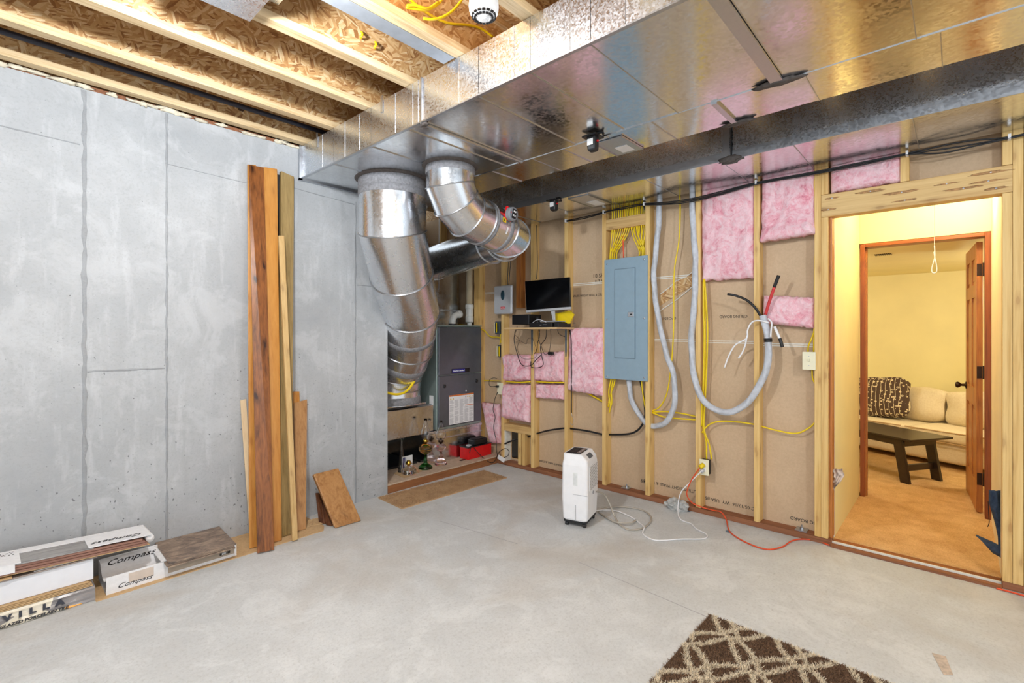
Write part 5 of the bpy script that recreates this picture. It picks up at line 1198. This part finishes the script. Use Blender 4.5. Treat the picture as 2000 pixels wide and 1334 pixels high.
plank('leaning_stick', 'slim pale wooden stick leaning across the weathered board', (571.5, 1057), (582, 1054), (544.5, 460), (555.5, 460.5), 'w_pale', 0.020, yt=3.440, cat='stick')
plank('leaning_board', 'narrow white pine strip leaning at the far left of the boards', (489, 1060), (497, 1058), (469.5, 782), (481, 779), 'w_white', 0.012, yt=3.565)
plank('leaning_board', 'short orange board half hidden behind the grey-topped one', (583, 1033), (592, 1030), (573, 764.5), (585, 764.5), 'w_orange', 0.012, yt=3.567)
plank('leaning_board', 'short brown board with a pale sawn top, rightmost of the leaning boards', (580, 1038), (597.5, 1033), (574.5, 787), (600, 780), 'w_brown', 0.026, yt=3.545)
tag(bx('dark_strip', 'blackr', (PY(543, 400, 3.57).x - 0.008, PY(543, 400, 3.57).x + 0.012, 3.570, 3.582, 1.0, 2.49)), 'thin dark strip standing in the gap between the orange and weathered boards', 'strip')  # plain dark strip set in the gap between the boards
plank('stair_offcut', 'thick honey-brown stair tread offcut leaning low against the concrete wall', (655, 1032), (706, 1017), (612, 926), (661, 914), 'w_brown', 0.032, zb=0.004, yt=3.44, bev=0.006, group='offcuts leaning by the wall corner', cat='offcut')
plank('tread_offcut', 'dark rounded offcut behind the honey-brown tread, left one', (622, 1022), (634, 1024), (616, 962), (627, 962), 'w_dark', 0.04, zb=0.004, yt=3.50, bev=0.006, group='offcuts leaning by the wall corner', cat='offcut')
plank('tread_offcut', 'dark brown offcut tucked directly behind the honey-brown tread', (636, 1026), (648, 1028), (627, 958), (636, 960), 'w_dark', 0.03, zb=0.004, yt=3.49, bev=0.006, group='offcuts leaning by the wall corner', cat='offcut')

# ================================================================== CARDBOARD, CARTONS, TILES
cs = MB(); q = [PZ(u, v, 0.0) for u, v in ((188, 1176), (632, 1037), (633, 1028))] + [Vector((1.66, 3.575, 0)), Vector((0.36, 3.575, 0)), PZ(178, 1160, 0.0)]
tag(cs.prism(q, (0, 0, 0.005)).build('cardboard_sheet', 'card'), 'flat brown cardboard sheet on the slab under the boards and cartons', 'cardboard')
cs = MB(); q = [PZ(u, v, 0.0055) for u, v in ((594, 1018), (622, 1012), (631, 1024), (600, 1030))]
tag(cs.grid(lambda a, b: tuple(q[0].lerp(q[1], a).lerp(q[3].lerp(q[2], a), b) + Vector((0, 0, 0.012 * abs(noise.noise(Vector((a * 4, b * 4, 2))))))), 8, 8, (0, 0, 0.001)).build('torn_card', 'card'), 'small torn crumpled piece of card at the right end of the sheet', 'cardboard')
# open white carton
ca = thing('white_carton', 'long low white carton cut open at its left end, lying on the cardboard sheet', 'carton', (0.77, 3.38, 0.005))
X0, X1, YA, YB, Z1 = 0.467, 1.088, 3.268, 3.50, 0.112
XM = 0.735
bx('carton_base', 'cardw', (X0, X1, YA, YB, 0.0055, 0.012), ca)
bx('front_wall', 'cardw', (X0, XM, YA, YA + 0.004, 0.012, 0.095), ca); bx('front_wall', 'cardw', (XM, X1, YA + 0.001, YA + 0.005, 0.012, 0.070), ca)
bx('back_wall', 'cardw', (X0, XM, YB - 0.004, YB, 0.012, 0.118), ca); bx('back_wall', 'cardw', (XM, X1, YB - 0.004, YB, 0.012, 0.070), ca)
bx('end_wall', 'cardw', (X1 - 0.004, X1, YA + 0.005, YB - 0.004, 0.012, 0.070), ca)
# folded-in sloping inner flap with the handwriting
mb = MB(); mb.grid(lambda a, b: (X0 + 0.002 + (XM - 0.02 - X0) * a + 0.03 * (1 - abs(2 * b - 1)) * (a > 0.99), YA + 0.004 + (YB - YA - 0.008) * b, 0.094 - 0.055 * math.sin(math.pi * min(1, b * 1.15)) ** 0.8 * (1 - max(0, b - 0.8)) + 0.02 * b), 10, 14, (0, 0, -0.002))
fl = mb.build('inner_liner', 'cardw', ca)
text('Compass', 0.046, frame((0.60, YB - 0.048, 0.101), (1, 0.0, 0), (0, 1, 0.75)), 'black', fl, shear=0.5, sx=1.3)
bx('carton_lid', 'cardw', (XM - 0.03, XM, YA, YB, 0.093, 0.097), ca); bx('carton_step', 'cardw', (XM - 0.004, XM, YA, YB, 0.070, 0.093), ca)
bx('carton_lid', 'cardw', (XM, X1, YB - 0.05, YB, 0.0702, 0.074), ca)
bx('carton_lid', 'cardw', (XM, X1, YA, YA + 0.07, 0.0702, 0.074), ca)
bx('grey_plank_inside', wood('grey_laminate', (110, 116, 124), (170, 172, 174), 'x', 0.4), (XM + 0.012, X1 - 0.006, YA + 0.01, YB - 0.01, 0.050, 0.068), ca)
text('Compass', 0.034, frame((0.585, YA - 0.0008, 0.034), (1, 0, 0), (0, 0, 1)), 'black', ca, shear=0.5, sx=1.2)
bx('scuff', plain('scuff_tan', (206, 192, 180), 0.9), (0.56, 0.67, YA - 0.0005, YA, 0.035, 0.085), ca)
sp = bx('side_label', plain('taupe_print', (172, 158, 142), 0.8), (XM + 0.002, X1 - 0.012, YA - 0.0001, YA + 0.0008, 0.022, 0.069), ca)
st = bx('stamp', 'ink', (0.995, 1.052, YA - 0.0008, YA - 0.0001, 0.032, 0.047), sp)
text('DURAN', 0.016, frame((1.022, YA - 0.0009, 0.056), (1, 0, 0), (0, 0, 1)), 'ink', sp, bold=0.0008)
text('2011', 0.016, frame((1.022, YA - 0.0012, 0.0395), (1, 0, 0), (0, 0, 1)), 'paper', st, bold=0.0006)
def stone():
    g = G('brown_stone_tile'); v = g.co((1.0, 2.2, 1))
    n1 = g.noise(v, 9, 8, 0.7, 1.2)
    g.set(Base_Color=g.ramp(n1.outputs[0], [(0.32, (84, 74, 70)), (0.48, (130, 112, 98)), (0.6, (164, 142, 122)), (0.72, (186, 166, 146))]), Roughness=0.45)
    g.bump(n1.outputs[0], 0.3, 0.002); return g.m
M['tile'] = stone()
for k, (dz, off, lab) in enumerate(((0.0742, (0.0, 0.0), 'lowest'), (0.0844, (-0.008, 0.004), 'middle'), (0.0946, (0.004, 0.0), 'top'))):
    P_ = [PZ(u, v, 0.1036) for u, v in ((301, 1060), (427, 1028), (460, 1062), (328.5, 1100))]
    P_ = [Vector((p.x + off[0], min(p.y + off[1], 3.580), dz)) for p in P_]
    MB().prism(P_, (0, 0, 0.009)).build('floor_tile', 'tile', bevel=0.001, label='brown stone-look floor tile stacked on the low white carton, %s of three' % lab, cat='tile', group='brown tiles on the carton')
# stack at the left edge
VX0, VX1 = -0.55, 0.412
g_ = G('printed_wrap'); v_ = g_.co((3.2, 1, 5.5)); vo = g_.n('TexVoronoi', {'Vector': g_.n('Mapping', {'Vector': v_, 'Rotation': (0, 0.6, 0)}).outputs[0], 'Scale': 2.2}, distance='MANHATTAN')
cc_ = g_.n('SeparateColor', {0: vo.outputs['Color']}).outputs
g_.set(Base_Color=g_.ramp(cc_[0], [(0.0, (224, 216, 196)), (0.34, (134, 130, 130)), (0.50, (88, 90, 98)), (0.58, (230, 222, 204)), (0.76, (238, 164, 22))], 'CONSTANT'), Roughness=0.25)
vp = thing('tile_pack', 'wrapped tile pack with grey and orange printing at the bottom of the left stack', 'tile pack', (0.0, 3.4, 0))
mb = MB()
mb.grid(lambda a, b: (VX0 + (VX1 + 0.012 - VX0) * a, 3.262 + 0.012 * noise.noise(Vector((a * 9, b * 3, 1))) + 0.025 * b, 0.002 + 0.066 * b), 40, 6, (0, 0.20, 0)); 
vb = mb.build('printed_wrap', g_.m, vp, smooth=False)
bx('tiles_inside', 'greyprint', (VX0, VX1 - 0.004, 3.295, 3.49, 0.002, 0.07), vp)
text('V  I  L  L  A', 0.034, frame((0.20, 3.266, 0.042), (1, 0, 0), (0, 0.35, 1)), plain('wrap_ink', (36, 38, 52), 0.5), vb, bold=0.0025, sx=1.3)
text('GLAZED PORCELAIN TILE', 0.0165, frame((0.20, 3.251, 0.014), (1, 0, 0), (0, 0.35, 1)), plain('wrap_ink2', (30, 30, 34), 0.5), vb, bold=0.001, sx=1.25, shear=0.2)
for i, (z, dx) in enumerate(((0.071, 0.004), (0.078, -0.006), (0.085, -0.002), (0.092, -0.012))):
    MB().grid(lambda a, b: (VX0 + (VX1 + dx - VX0) * a, 3.283 + 0.21 * b + (0.004 * noise.noise(Vector((a * 20, i * 3, 0))) if b == 0 else 0), z + 0.0012 * noise.noise(Vector((a * 6, b * 3, i)))), 30, 3, (0, 0, 0.0045)).build('card_layer', 'card', label='flattened brown card layer between the tile pack and the white box, %s' % ('lowest', 'second lowest', 'second from top', 'topmost')[i], cat='cardboard', group='card layers in the left stack')
wb = bx('white_box', plain('glossy_white_card', (228, 230, 236), 0.35, 0, 0.02), (VX0, VX1 + 0.008, 3.300, 3.50, 0.098, 0.205), bevel=0.002); tag(wb, 'plain white box in the middle of the left stack', 'box')
gp = bx('grey_board', wood('grey_oak_board', (120, 108, 104), (176, 164, 156), 'x', 0.4), (VX0, 0.435, 3.290, 3.49, 0.2055, 0.2125), bevel=0.001); tag(gp, 'greyish wood-look board lying on the white box', 'board')
tag(bx('white_insert', 'cardw', (0.2, 0.345, 3.30, 3.44, 0.2126, 0.216)), 'thin white card insert under the upper carton', 'card')
# long torn carton on top
tc = thing('torn_carton', 'long torn white carton of laminate planks on top of the left stack', 'carton', (0.1, 3.4, 0.23))
def topq(x, y, z): return Vector((x, y, z))
Tx0, Tx1, Ty0, Ty1 = -0.60, 0.665, 3.285, 3.495
def tz(x): return 0.272 - 0.028 * (x - 0.09) / 0.58
def slab(name, mat, x0, x1, y0, y1, dz0, dz1, par=tc, n=14, rag=0.0):
    m = MB(); vs = []
    for i in range(n + 1):
        x = x0 + (x1 - x0) * i / n; j0 = rag * noise.noise(Vector((i * 1.3, dz0 * 40, y0))); j1 = rag * noise.noise(Vector((i * 1.1, 4, y1)))
        for y, z in ((y0 + j0, tz(x) + dz0), (y1 + j1, tz(x) + dz0), (y1 + j1, tz(x) + dz1), (y0 + j0, tz(x) + dz1)): vs.append((x, y, z))
    fs = [(i * 4 + j, i * 4 + (j + 1) % 4, i * 4 + 4 + (j + 1) % 4, i * 4 + 4 + j) for i in range(n) for j in range(4)] + [(0, 1, 2, 3), (n * 4 + 3, n * 4 + 2, n * 4 + 1, n * 4)]
    m.add(vs, fs); return m.build(name, mat, par)
M['plk'] = wood('reddish_laminate_core', (120, 84, 72), (160, 120, 104), 'x', 0.6); M['plt'] = wood('grey_laminate_top', (112, 110, 110), (186, 184, 182), 'x', 0.35, 1.6)
for i in range(3): slab('laminate_plank', 'plk', Tx0, Tx1 - 0.02 - 0.01 * i, Ty0 + 0.004 * i, Ty1 - 0.01, -0.036 + i * 0.012, -0.026 + i * 0.012)
slab('laminate_plank', 'plt', 0.12, 0.42, Ty0 + 0.006, Ty1 - 0.02, 0.0, 0.006)
slab('card_top', 'cardw', Tx0, 0.155, Ty0, Ty1, 0.007, 0.011, rag=0.006); slab('card_top', 'cardw', 0.155, 0.40, Ty1 - 0.06, Ty1, 0.007, 0.011, rag=0.004); slab('card_top', 'cardw', 0.40, Tx1, Ty0 + 0.008, Ty1, 0.007, 0.011, rag=0.006)
slab('card_front', 'cardw', Tx0, 0.135, Ty0 - 0.004, Ty0, -0.030, 0.010); slab('card_bottom', 'card', Tx0, Tx1 - 0.01, Ty0 - 0.002, Ty1 - 0.01, -0.040, -0.037, rag=0.01)
m = MB(); m.tube([(Tx1 - 0.003, Ty0 + 0.02, tz(Tx1) - 0.014), (Tx1 - 0.003, Ty1, tz(Tx1) - 0.014)], 0.021, 12, sm=False, flat=0.9); m.build('rolled_end', 'cardw', tc, smooth=True)
text('Compass', 0.048, frame((0.53, Ty0 + 0.055, tz(0.53) + 0.0125), (-1, 0, 0.048), (0, -1, 0)), 'black', tc, shear=0.5, sx=1.2)
m = MB()
for i in range(14): 
    xx, yy = -0.0 + random.uniform(0, .05) + 0.085, Ty1 - 0.09 + random.uniform(0, .06); m.box(xx, xx + .006, yy, yy + .006, tz(xx) + 0.0112, tz(xx) + 0.0118)
m.build('faint_marks', 'ink', tc)
tag(MB().grid(lambda a, b: (VX0 + (0.125 - VX0) * a, 3.278 + 0.10 * b, 0.2165 + 0.004 * noise.noise(Vector((a * 8, b * 3, 3)))), 24, 3, (0, 0, 0.006)).build('brown_flap', 'card'), 'loose brown card flap sticking out under the torn carton', 'cardboard')
tag(MB().blob((PZ(426, 1067, .012).x, PZ(426, 1067, .012).y, 0.0125), (0.018, 0.012, 0.007), 3, 0.8, 6).build('foil_scrap', 'galv_mid'), 'tiny crumpled foil scrap on the cardboard right of the tiles', 'scrap')

# ================================================================== MATS AND RUG
def pile(root, name, mat, fn, cnt, h, w, seed, wob=0.6):
    r = random.Random(seed); vs = []; fs = []
    for i in range(cnt):
        p = fn(r)
        if p is None: continue
        x, y, z = p; q = r.uniform(0, math.pi); hh = h * r.uniform(0.6, 1.15); dx, dy = math.cos(q) * w, math.sin(q) * w; lx, ly = r.uniform(-wob, wob) * hh, r.uniform(-wob, wob) * hh
        k = len(vs); vs += [(x - dx, y - dy, z), (x + dx, y + dy, z), (x + lx + dx * 0.6, y + ly + dy * 0.6, z + hh * 0.7), (x + lx * 1.5, y + ly * 1.5, z + hh)]
        fs += [(k, k + 1, k + 2), (k, k + 2, k + 3)]
    m = MB(); m.add(vs, fs); return tag(m.build(name, mat, root), kind='stuff')
dq = [PZ(738, 973, 0), PZ(785, 995, 0), PZ(990, 934, 0), PZ(945, 920, 0)]
dm_ = MB().prism(dq, (0, 0, 0.007)).build('door_mat', 'mat', label='tan rectangular mat lying on the slab in front of the equipment platform', cat='mat')
def dfn(r):
    a, b = r.random(), r.random(); p = dq[0].lerp(dq[1], a).lerp(dq[3].lerp(dq[2], a), b); return (p.x, p.y, 0.007)
pile(dm_, 'mat_pile', 'mat', dfn, 26000, 0.008, 0.0016, 5)
RX0, RX1, RY0, RY1 = 0.85, 2.395, -0.85, 0.888
rug = thing('shag_rug', 'brown shag rug with a cream trellis pattern, its corner reaching into the lower right', 'rug', (1.9, 0.2, 0))
bx('rug_backing', 'rugback', (RX0, RX1, RY0, RY1, 0.0, 0.007), rug)
def cream(x, y):
    a, b = (RX1 - x), (RY1 - y)
    s_, t_ = (a * 0.80 - b * 1.0), (a * 0.80 + b * 1.0)
    L = 0.27; w = 0.0155
    for p_, q_ in ((s_, t_), (t_, s_)):
        ph = (p_ + 0.05) / L; k = round(ph); d = (ph - k) * L
        amp = 0.026 * (0.45 + abs(math.sin(math.pi * q_ / L)))
        if abs(abs(d) - amp - 0.008) < w: return True
    return False
cnt = [0]
def rfn(want):
    def f(r):
        x = RX1 - (RX1 - 1.25) * r.random(); y = RY1 - (RY1 - (-0.25)) * r.random()
        if cream(x, y) != want: return None
        return (x, y, 0.006)
    return f
pile(rug, 'brown_pile', 'shagb', rfn(False), 150000, 0.010, 0.0018, 8, 0.8)
pile(rug, 'cream_pile', 'shagc', rfn(True), 150000, 0.012, 0.0018, 9, 0.8)

# ================================================================== THROUGH THE DOORWAY
sd_ = Vector((-0.405, -0.914, 0)); sn = Vector((0.914, -0.405, 0)); so = Vector((6.832, 0.812, 0.012)) - sd_ * 1.35
Sm = Matrix((sd_, sn, Vector((0, 0, 1)))).transposed().to_4x4(); Sm.translation = so
sf = thing('sofa', 'long cream upholstered sofa against the yellow wall of the next room', 'sofa', tuple(so))
SL = 2.75
def cush(name, x0, x1, y0, y1, z0, z1, mat='linen', par=sf, puff=0.03, tilt=0.0, Mx=None, bulge=2.0, seed=0, **kw):
    mb = MB(); base = (Mx or Sm) @ Matrix.Translation(((x0 + x1) / 2, (y0 + y1) / 2, (z0 + z1) / 2)) @ Matrix.Rotation(tilt, 4, 'X'); mb.M = base
    hx, hy, hz = (x1 - x0) / 2, (y1 - y0) / 2, (z1 - z0) / 2; n = 10; vs = []; fs = []; idx = {}
    def pt(a, b, c):
        key = (round(a, 4), round(b, 4), round(c, 4))
        if key not in idx:
            e = [1 - a * a, 1 - b * b, 1 - c * c]
            k = puff * noise.noise(Vector((a * 1.3 + seed, b * 1.3, c * 1.3))) * 0.5
            l = (abs(a) ** 9 + abs(b) ** 9 + abs(c) ** 9) ** (1 / 9.0)
            idx[key] = len(vs); vs.append(((a / l) * hx * 1.0 + a * k, (b / l) * (hy + puff * e[0] * e[2] * 0.9) + b * k, (c / l) * (hz + puff * e[0] * e[1] * 0.35) + c * k))
        return idx[key]
    for ax in range(3):
        for sg in (-1, 1):
            for i in range(n):
                for j in range(n):
                    q = []
                    for di, dj in ((0, 0), (1, 0), (1, 1), (0, 1)):
                        u_, w_ = -1 + 2 * (i + di) / n, -1 + 2 * (j + dj) / n
                        c = [0, 0, 0]; c[ax] = sg; c[(ax + 1) % 3] = u_; c[(ax + 2) % 3] = w_; q.append(pt(*c))
                    fs.append(tuple(q))
    mb.add(vs, fs); return mb.build(name, mat, par, smooth=True, **kw)
cush('sofa_base', 0, SL, 0.02, 0.90, 0.045, 0.27, puff=0.0)
cush('seat_cushion', 0.15, 1.77, -0.02, 0.70, 0.255, 0.375, puff=0.015, seed=1)
cush('seat_cushion', 1.78, SL - 0.15, -0.02, 0.70, 0.255, 0.375, puff=0.015, seed=2)
for x_ in (0.15, 1.78): 
    m = MB(); m.M = Sm; m.tube([(x_ + 0.01, -0.025, 0.37), (x_ + (1.60 if x_ < 1 else 0.80), -0.025, 0.37)], 0.006, 6, sm=False); m.build('piping', 'card', sf)
    m = MB(); m.M = Sm; m.tube([(x_ + 0.01, -0.025, 0.262), (x_ + (1.60 if x_ < 1 else 0.80), -0.025, 0.262)], 0.006, 6, sm=False); m.build('piping', 'card', sf)
cush('back_frame', 0, SL, 0.66, 0.92, 0.20, 0.66, puff=0.0)
for x0_, x1_, s__ in ((0.16, 0.66, 3), (0.67, 1.18, 4), (1.19, 1.90, 5), (1.91, 2.60, 6)):
    cush('back_cushion', x0_, x1_, 0.46, 0.66, 0.37, 0.72, puff=0.05, tilt=-0.18, seed=s__)
cush('sofa_arm', -0.06, 0.14, -0.02, 0.90, 0.045, 0.58, puff=0.01); cush('sofa_arm', SL - 0.14, SL + 0.06, -0.02, 0.90, 0.045, 0.58, puff=0.01)
m = MB(); m.M = Sm
for x_ in (0.05, SL - 0.1): 
    for y_ in (0.05, 0.8): m.box(x_, x_ + 0.05, y_, y_ + 0.05, 0, 0.05)
m.build('sofa_feet', 'espresso', sf)
# patterned pillow
def pillow_mat():
    g = G('brown_flower_fabric'); v = g.co((1, 1, 1), rnd=False)
    sp = g.n('SeparateXYZ', {0: v}); wob = g.noise(v, 14, 2)
    pr = g.n('VectorMath', {0: v, 1: (-0.405, -0.914, 0.12)}, operation='DOT_PRODUCT').outputs['Value']
    st = g.math('FRACT', g.math('ADD', g.math('MULTIPLY', pr, 22.0), g.math('MULTIPLY', wob.outputs[0], 0.7)))
    line = g.math('LESS_THAN', g.math('ABSOLUTE', g.math('SUBTRACT', st, 0.5)), 0.055)
    vo = g.n('TexVoronoi', {'Vector': g.n('Mapping', {'Vector': v, 'Scale': (1, 1, 1.5)}).outputs[0], 'Scale': 22.0, 'Randomness': 0.75})
    ringm = g.math('LESS_THAN', g.math('ABSOLUTE', g.math('SUBTRACT', vo.outputs['Distance'], 0.22)), 0.085)
    f = g.math('MAXIMUM', line, ringm)
    g.set(Base_Color=g.mix(f, lin((84, 64, 52)), lin((232, 214, 176))), Roughness=0.9); g.bump(f, 0.4, 0.003); return g.m
pm = pillow_mat()
Pm = Sm @ Matrix.Translation((1.34, 0.34, 0.60)) @ Matrix.Rotation(-0.10, 4, 'Y')
pw = cush('throw_pillow', -0.28, 0.28, -0.07, 0.07, -0.22, 0.22, mat=pm, par=None, puff=0.05, tilt=-0.30, Mx=Pm, seed=9, label='dark brown throw pillow with cream flower stems leaning on the cream sofa', cat='pillow')
# coffee table (dark, slanted legs, stretcher)
T1, T2 = PZ(1762, 943, 0.012), PZ(1833, 936, 0.012)
tdir = (T2 - T1); tw = tdir.length; tdir.normalize(); tl = Vector((-tdir.y, tdir.x, 0)); 
if tl.y < 0: tl = -tl
Tm = Matrix((tdir, tl, Vector((0, 0, 1)))).transposed().to_4x4(); Tm.translation = T1
ct = thing('coffee_table', 'dark espresso coffee table with slanted legs in front of the cream sofa', 'table', tuple(T1))
TH_ = 0.405
m = MB(); m.M = Tm; m.box(-0.02, tw + 0.05, -0.09, 1.15, TH_ - 0.018, TH_); m.build('table_top', 'espresso', ct, bevel=0.003)
m = MB(); m.M = Tm; m.box(0.02, 0.04, 0.02, 1.0, TH_ - 0.08, TH_ - 0.019); m.build('apron', 'espresso', ct)
m = MB(); m.M = Tm; m.box(tw - 0.04, tw - 0.02, 0.02, 1.0, TH_ - 0.08, TH_ - 0.019); m.build('apron', 'espresso', ct)
m = MB(); m.M = Tm; m.box(0.03, tw - 0.03, 0.0, 0.02, TH_ - 0.08, TH_ - 0.019); m.build('apron', 'espresso', ct)
for x_ in (0.0, tw - 0.06):
    for y_, s_ in ((-0.06, 1), (1.06, -1)):
        m = MB(); m.M = Tm; m.prism([(x_, y_, 0), (x_ + 0.03, y_, 0), (x_ + 0.03, y_ + 0.08, 0), (x_, y_ + 0.08, 0)], (0, 0.07 * s_, TH_ - 0.019)); m.build('leg', 'espresso', ct, bevel=0.002)
m = MB(); m.M = Tm; m.box(0.02, tw - 0.04, 0.0, 0.03, 0.10, 0.155); m.build('stretcher', 'espresso', ct)
# pull cord
pcd = thing('pull_cord', 'white pull cord with a looped end hanging in the doorway passage', 'cord', tuple(PX(1825, 533, 4.35)))
MB().tube([(4.35, PX(1825, 500, 4.35).y, 2.55), PX(1825, 492, 4.35)], 0.0016, 6, sm=False).build('cord_line', 'whitep', pcd)
MB().tube([PX(u, v, 4.35) for u, v in ((1825, 480), (1826, 500), (1823, 512), (1820, 524), (1821, 532), (1826, 533), (1829.5, 529), (1829, 518), (1826, 504), (1824, 492))], 0.003, 6).build('cord_loop', 'whitep', pcd, smooth=True)
lf_ = thing('lamp_holder', 'bare bulb holder on the passage ceiling above the pull cord', 'light', (4.45, 0.0, 2.49))
MB().lathe([(0.02, 2.49), (0.05, 2.52), (0.055, 2.60)], (4.45, 0.0, 0), 16).build('socket', 'whitep', lf_)
# hanging torn plastic by the left doorway edge, blue sleeve by the right edge
tp = MB(); 
def tpf(a, b):
    p = PX(1624 + 22 * a * (1 - 0.6 * b) + 6 * math.sin(b * 5), 916 + 46 * b, 3.79); return (p.x - 0.02 * noise.noise(Vector((a * 5, b * 5, 0))) * 3, p.y + 0.006 * noise.noise(Vector((a * 9, b * 9, 3))), p.z)
tag(tp.grid(tpf, 10, 14, (0.001, 0, 0)).build('plastic_wisp', plain('cloudy_plastic', (226, 206, 190), 0.3), smooth=True), 'torn cloudy plastic wisp hanging at the lower left edge of the doorway', 'plastic')
bs = thing('blue_umbrella', 'worn navy fabric bundle half hidden behind the right doorway stud', 'fabric bundle', tuple(PX(1945, 1080, 3.95)))
XB = 3.93
def bf(a, b):
    L = [(1931, 956), (1931, 980), (1938, 1005), (1944, 1025), (1949, 1050), (1950, 1085)]
    k = b * 4.999; i = int(k); t_ = k - i; u_ = L[i][0] * (1 - t_) + L[i + 1][0] * t_; v_ = L[i][1] * (1 - t_) + L[i + 1][1] * t_
    p = PX(u_ + (1957 - u_) * a, v_, XB); return (p.x - 0.035 * math.sin(a * 3.1) - 0.02 * noise.noise(Vector((a * 4, b * 6, 0))), p.y, p.z)
MB().grid(bf, 10, 24, (0.004, 0, 0)).build('fabric_body', 'navyc', bs, smooth=True)
def bf2(a, b):
    q = [PX(1906, 1044, XB), PX(1938, 1058, XB), PX(1953, 1066, XB), PX(1953, 1088, XB), PX(1938, 1080, XB)]
    top = q[0].lerp(q[1], a) if a < 0.7 else q[1].lerp(q[2], (a - 0.7) / 0.3)
    bot = q[0].lerp(q[4], a / 0.7) if a < 0.7 else q[4].lerp(q[3], (a - 0.7) / 0.3)
    if a < 0.7: top = q[0].lerp(q[1], a / 0.7)
    p = top.lerp(bot, b); return (p.x - 0.03 * math.sin(3.14 * b), p.y, p.z)
MB().grid(bf2, 14, 8, (0.004, 0, 0)).build('fabric_tip', 'navyc', bs, smooth=True)
MB().tube([PX(1930, 979, XB - .03), PX(1931, 1000, XB - .03), PX(1932, 1020, XB - .03), PX(1929, 1029, XB - .03)], 0.0022, 6).build('tie_string', 'black', bs)
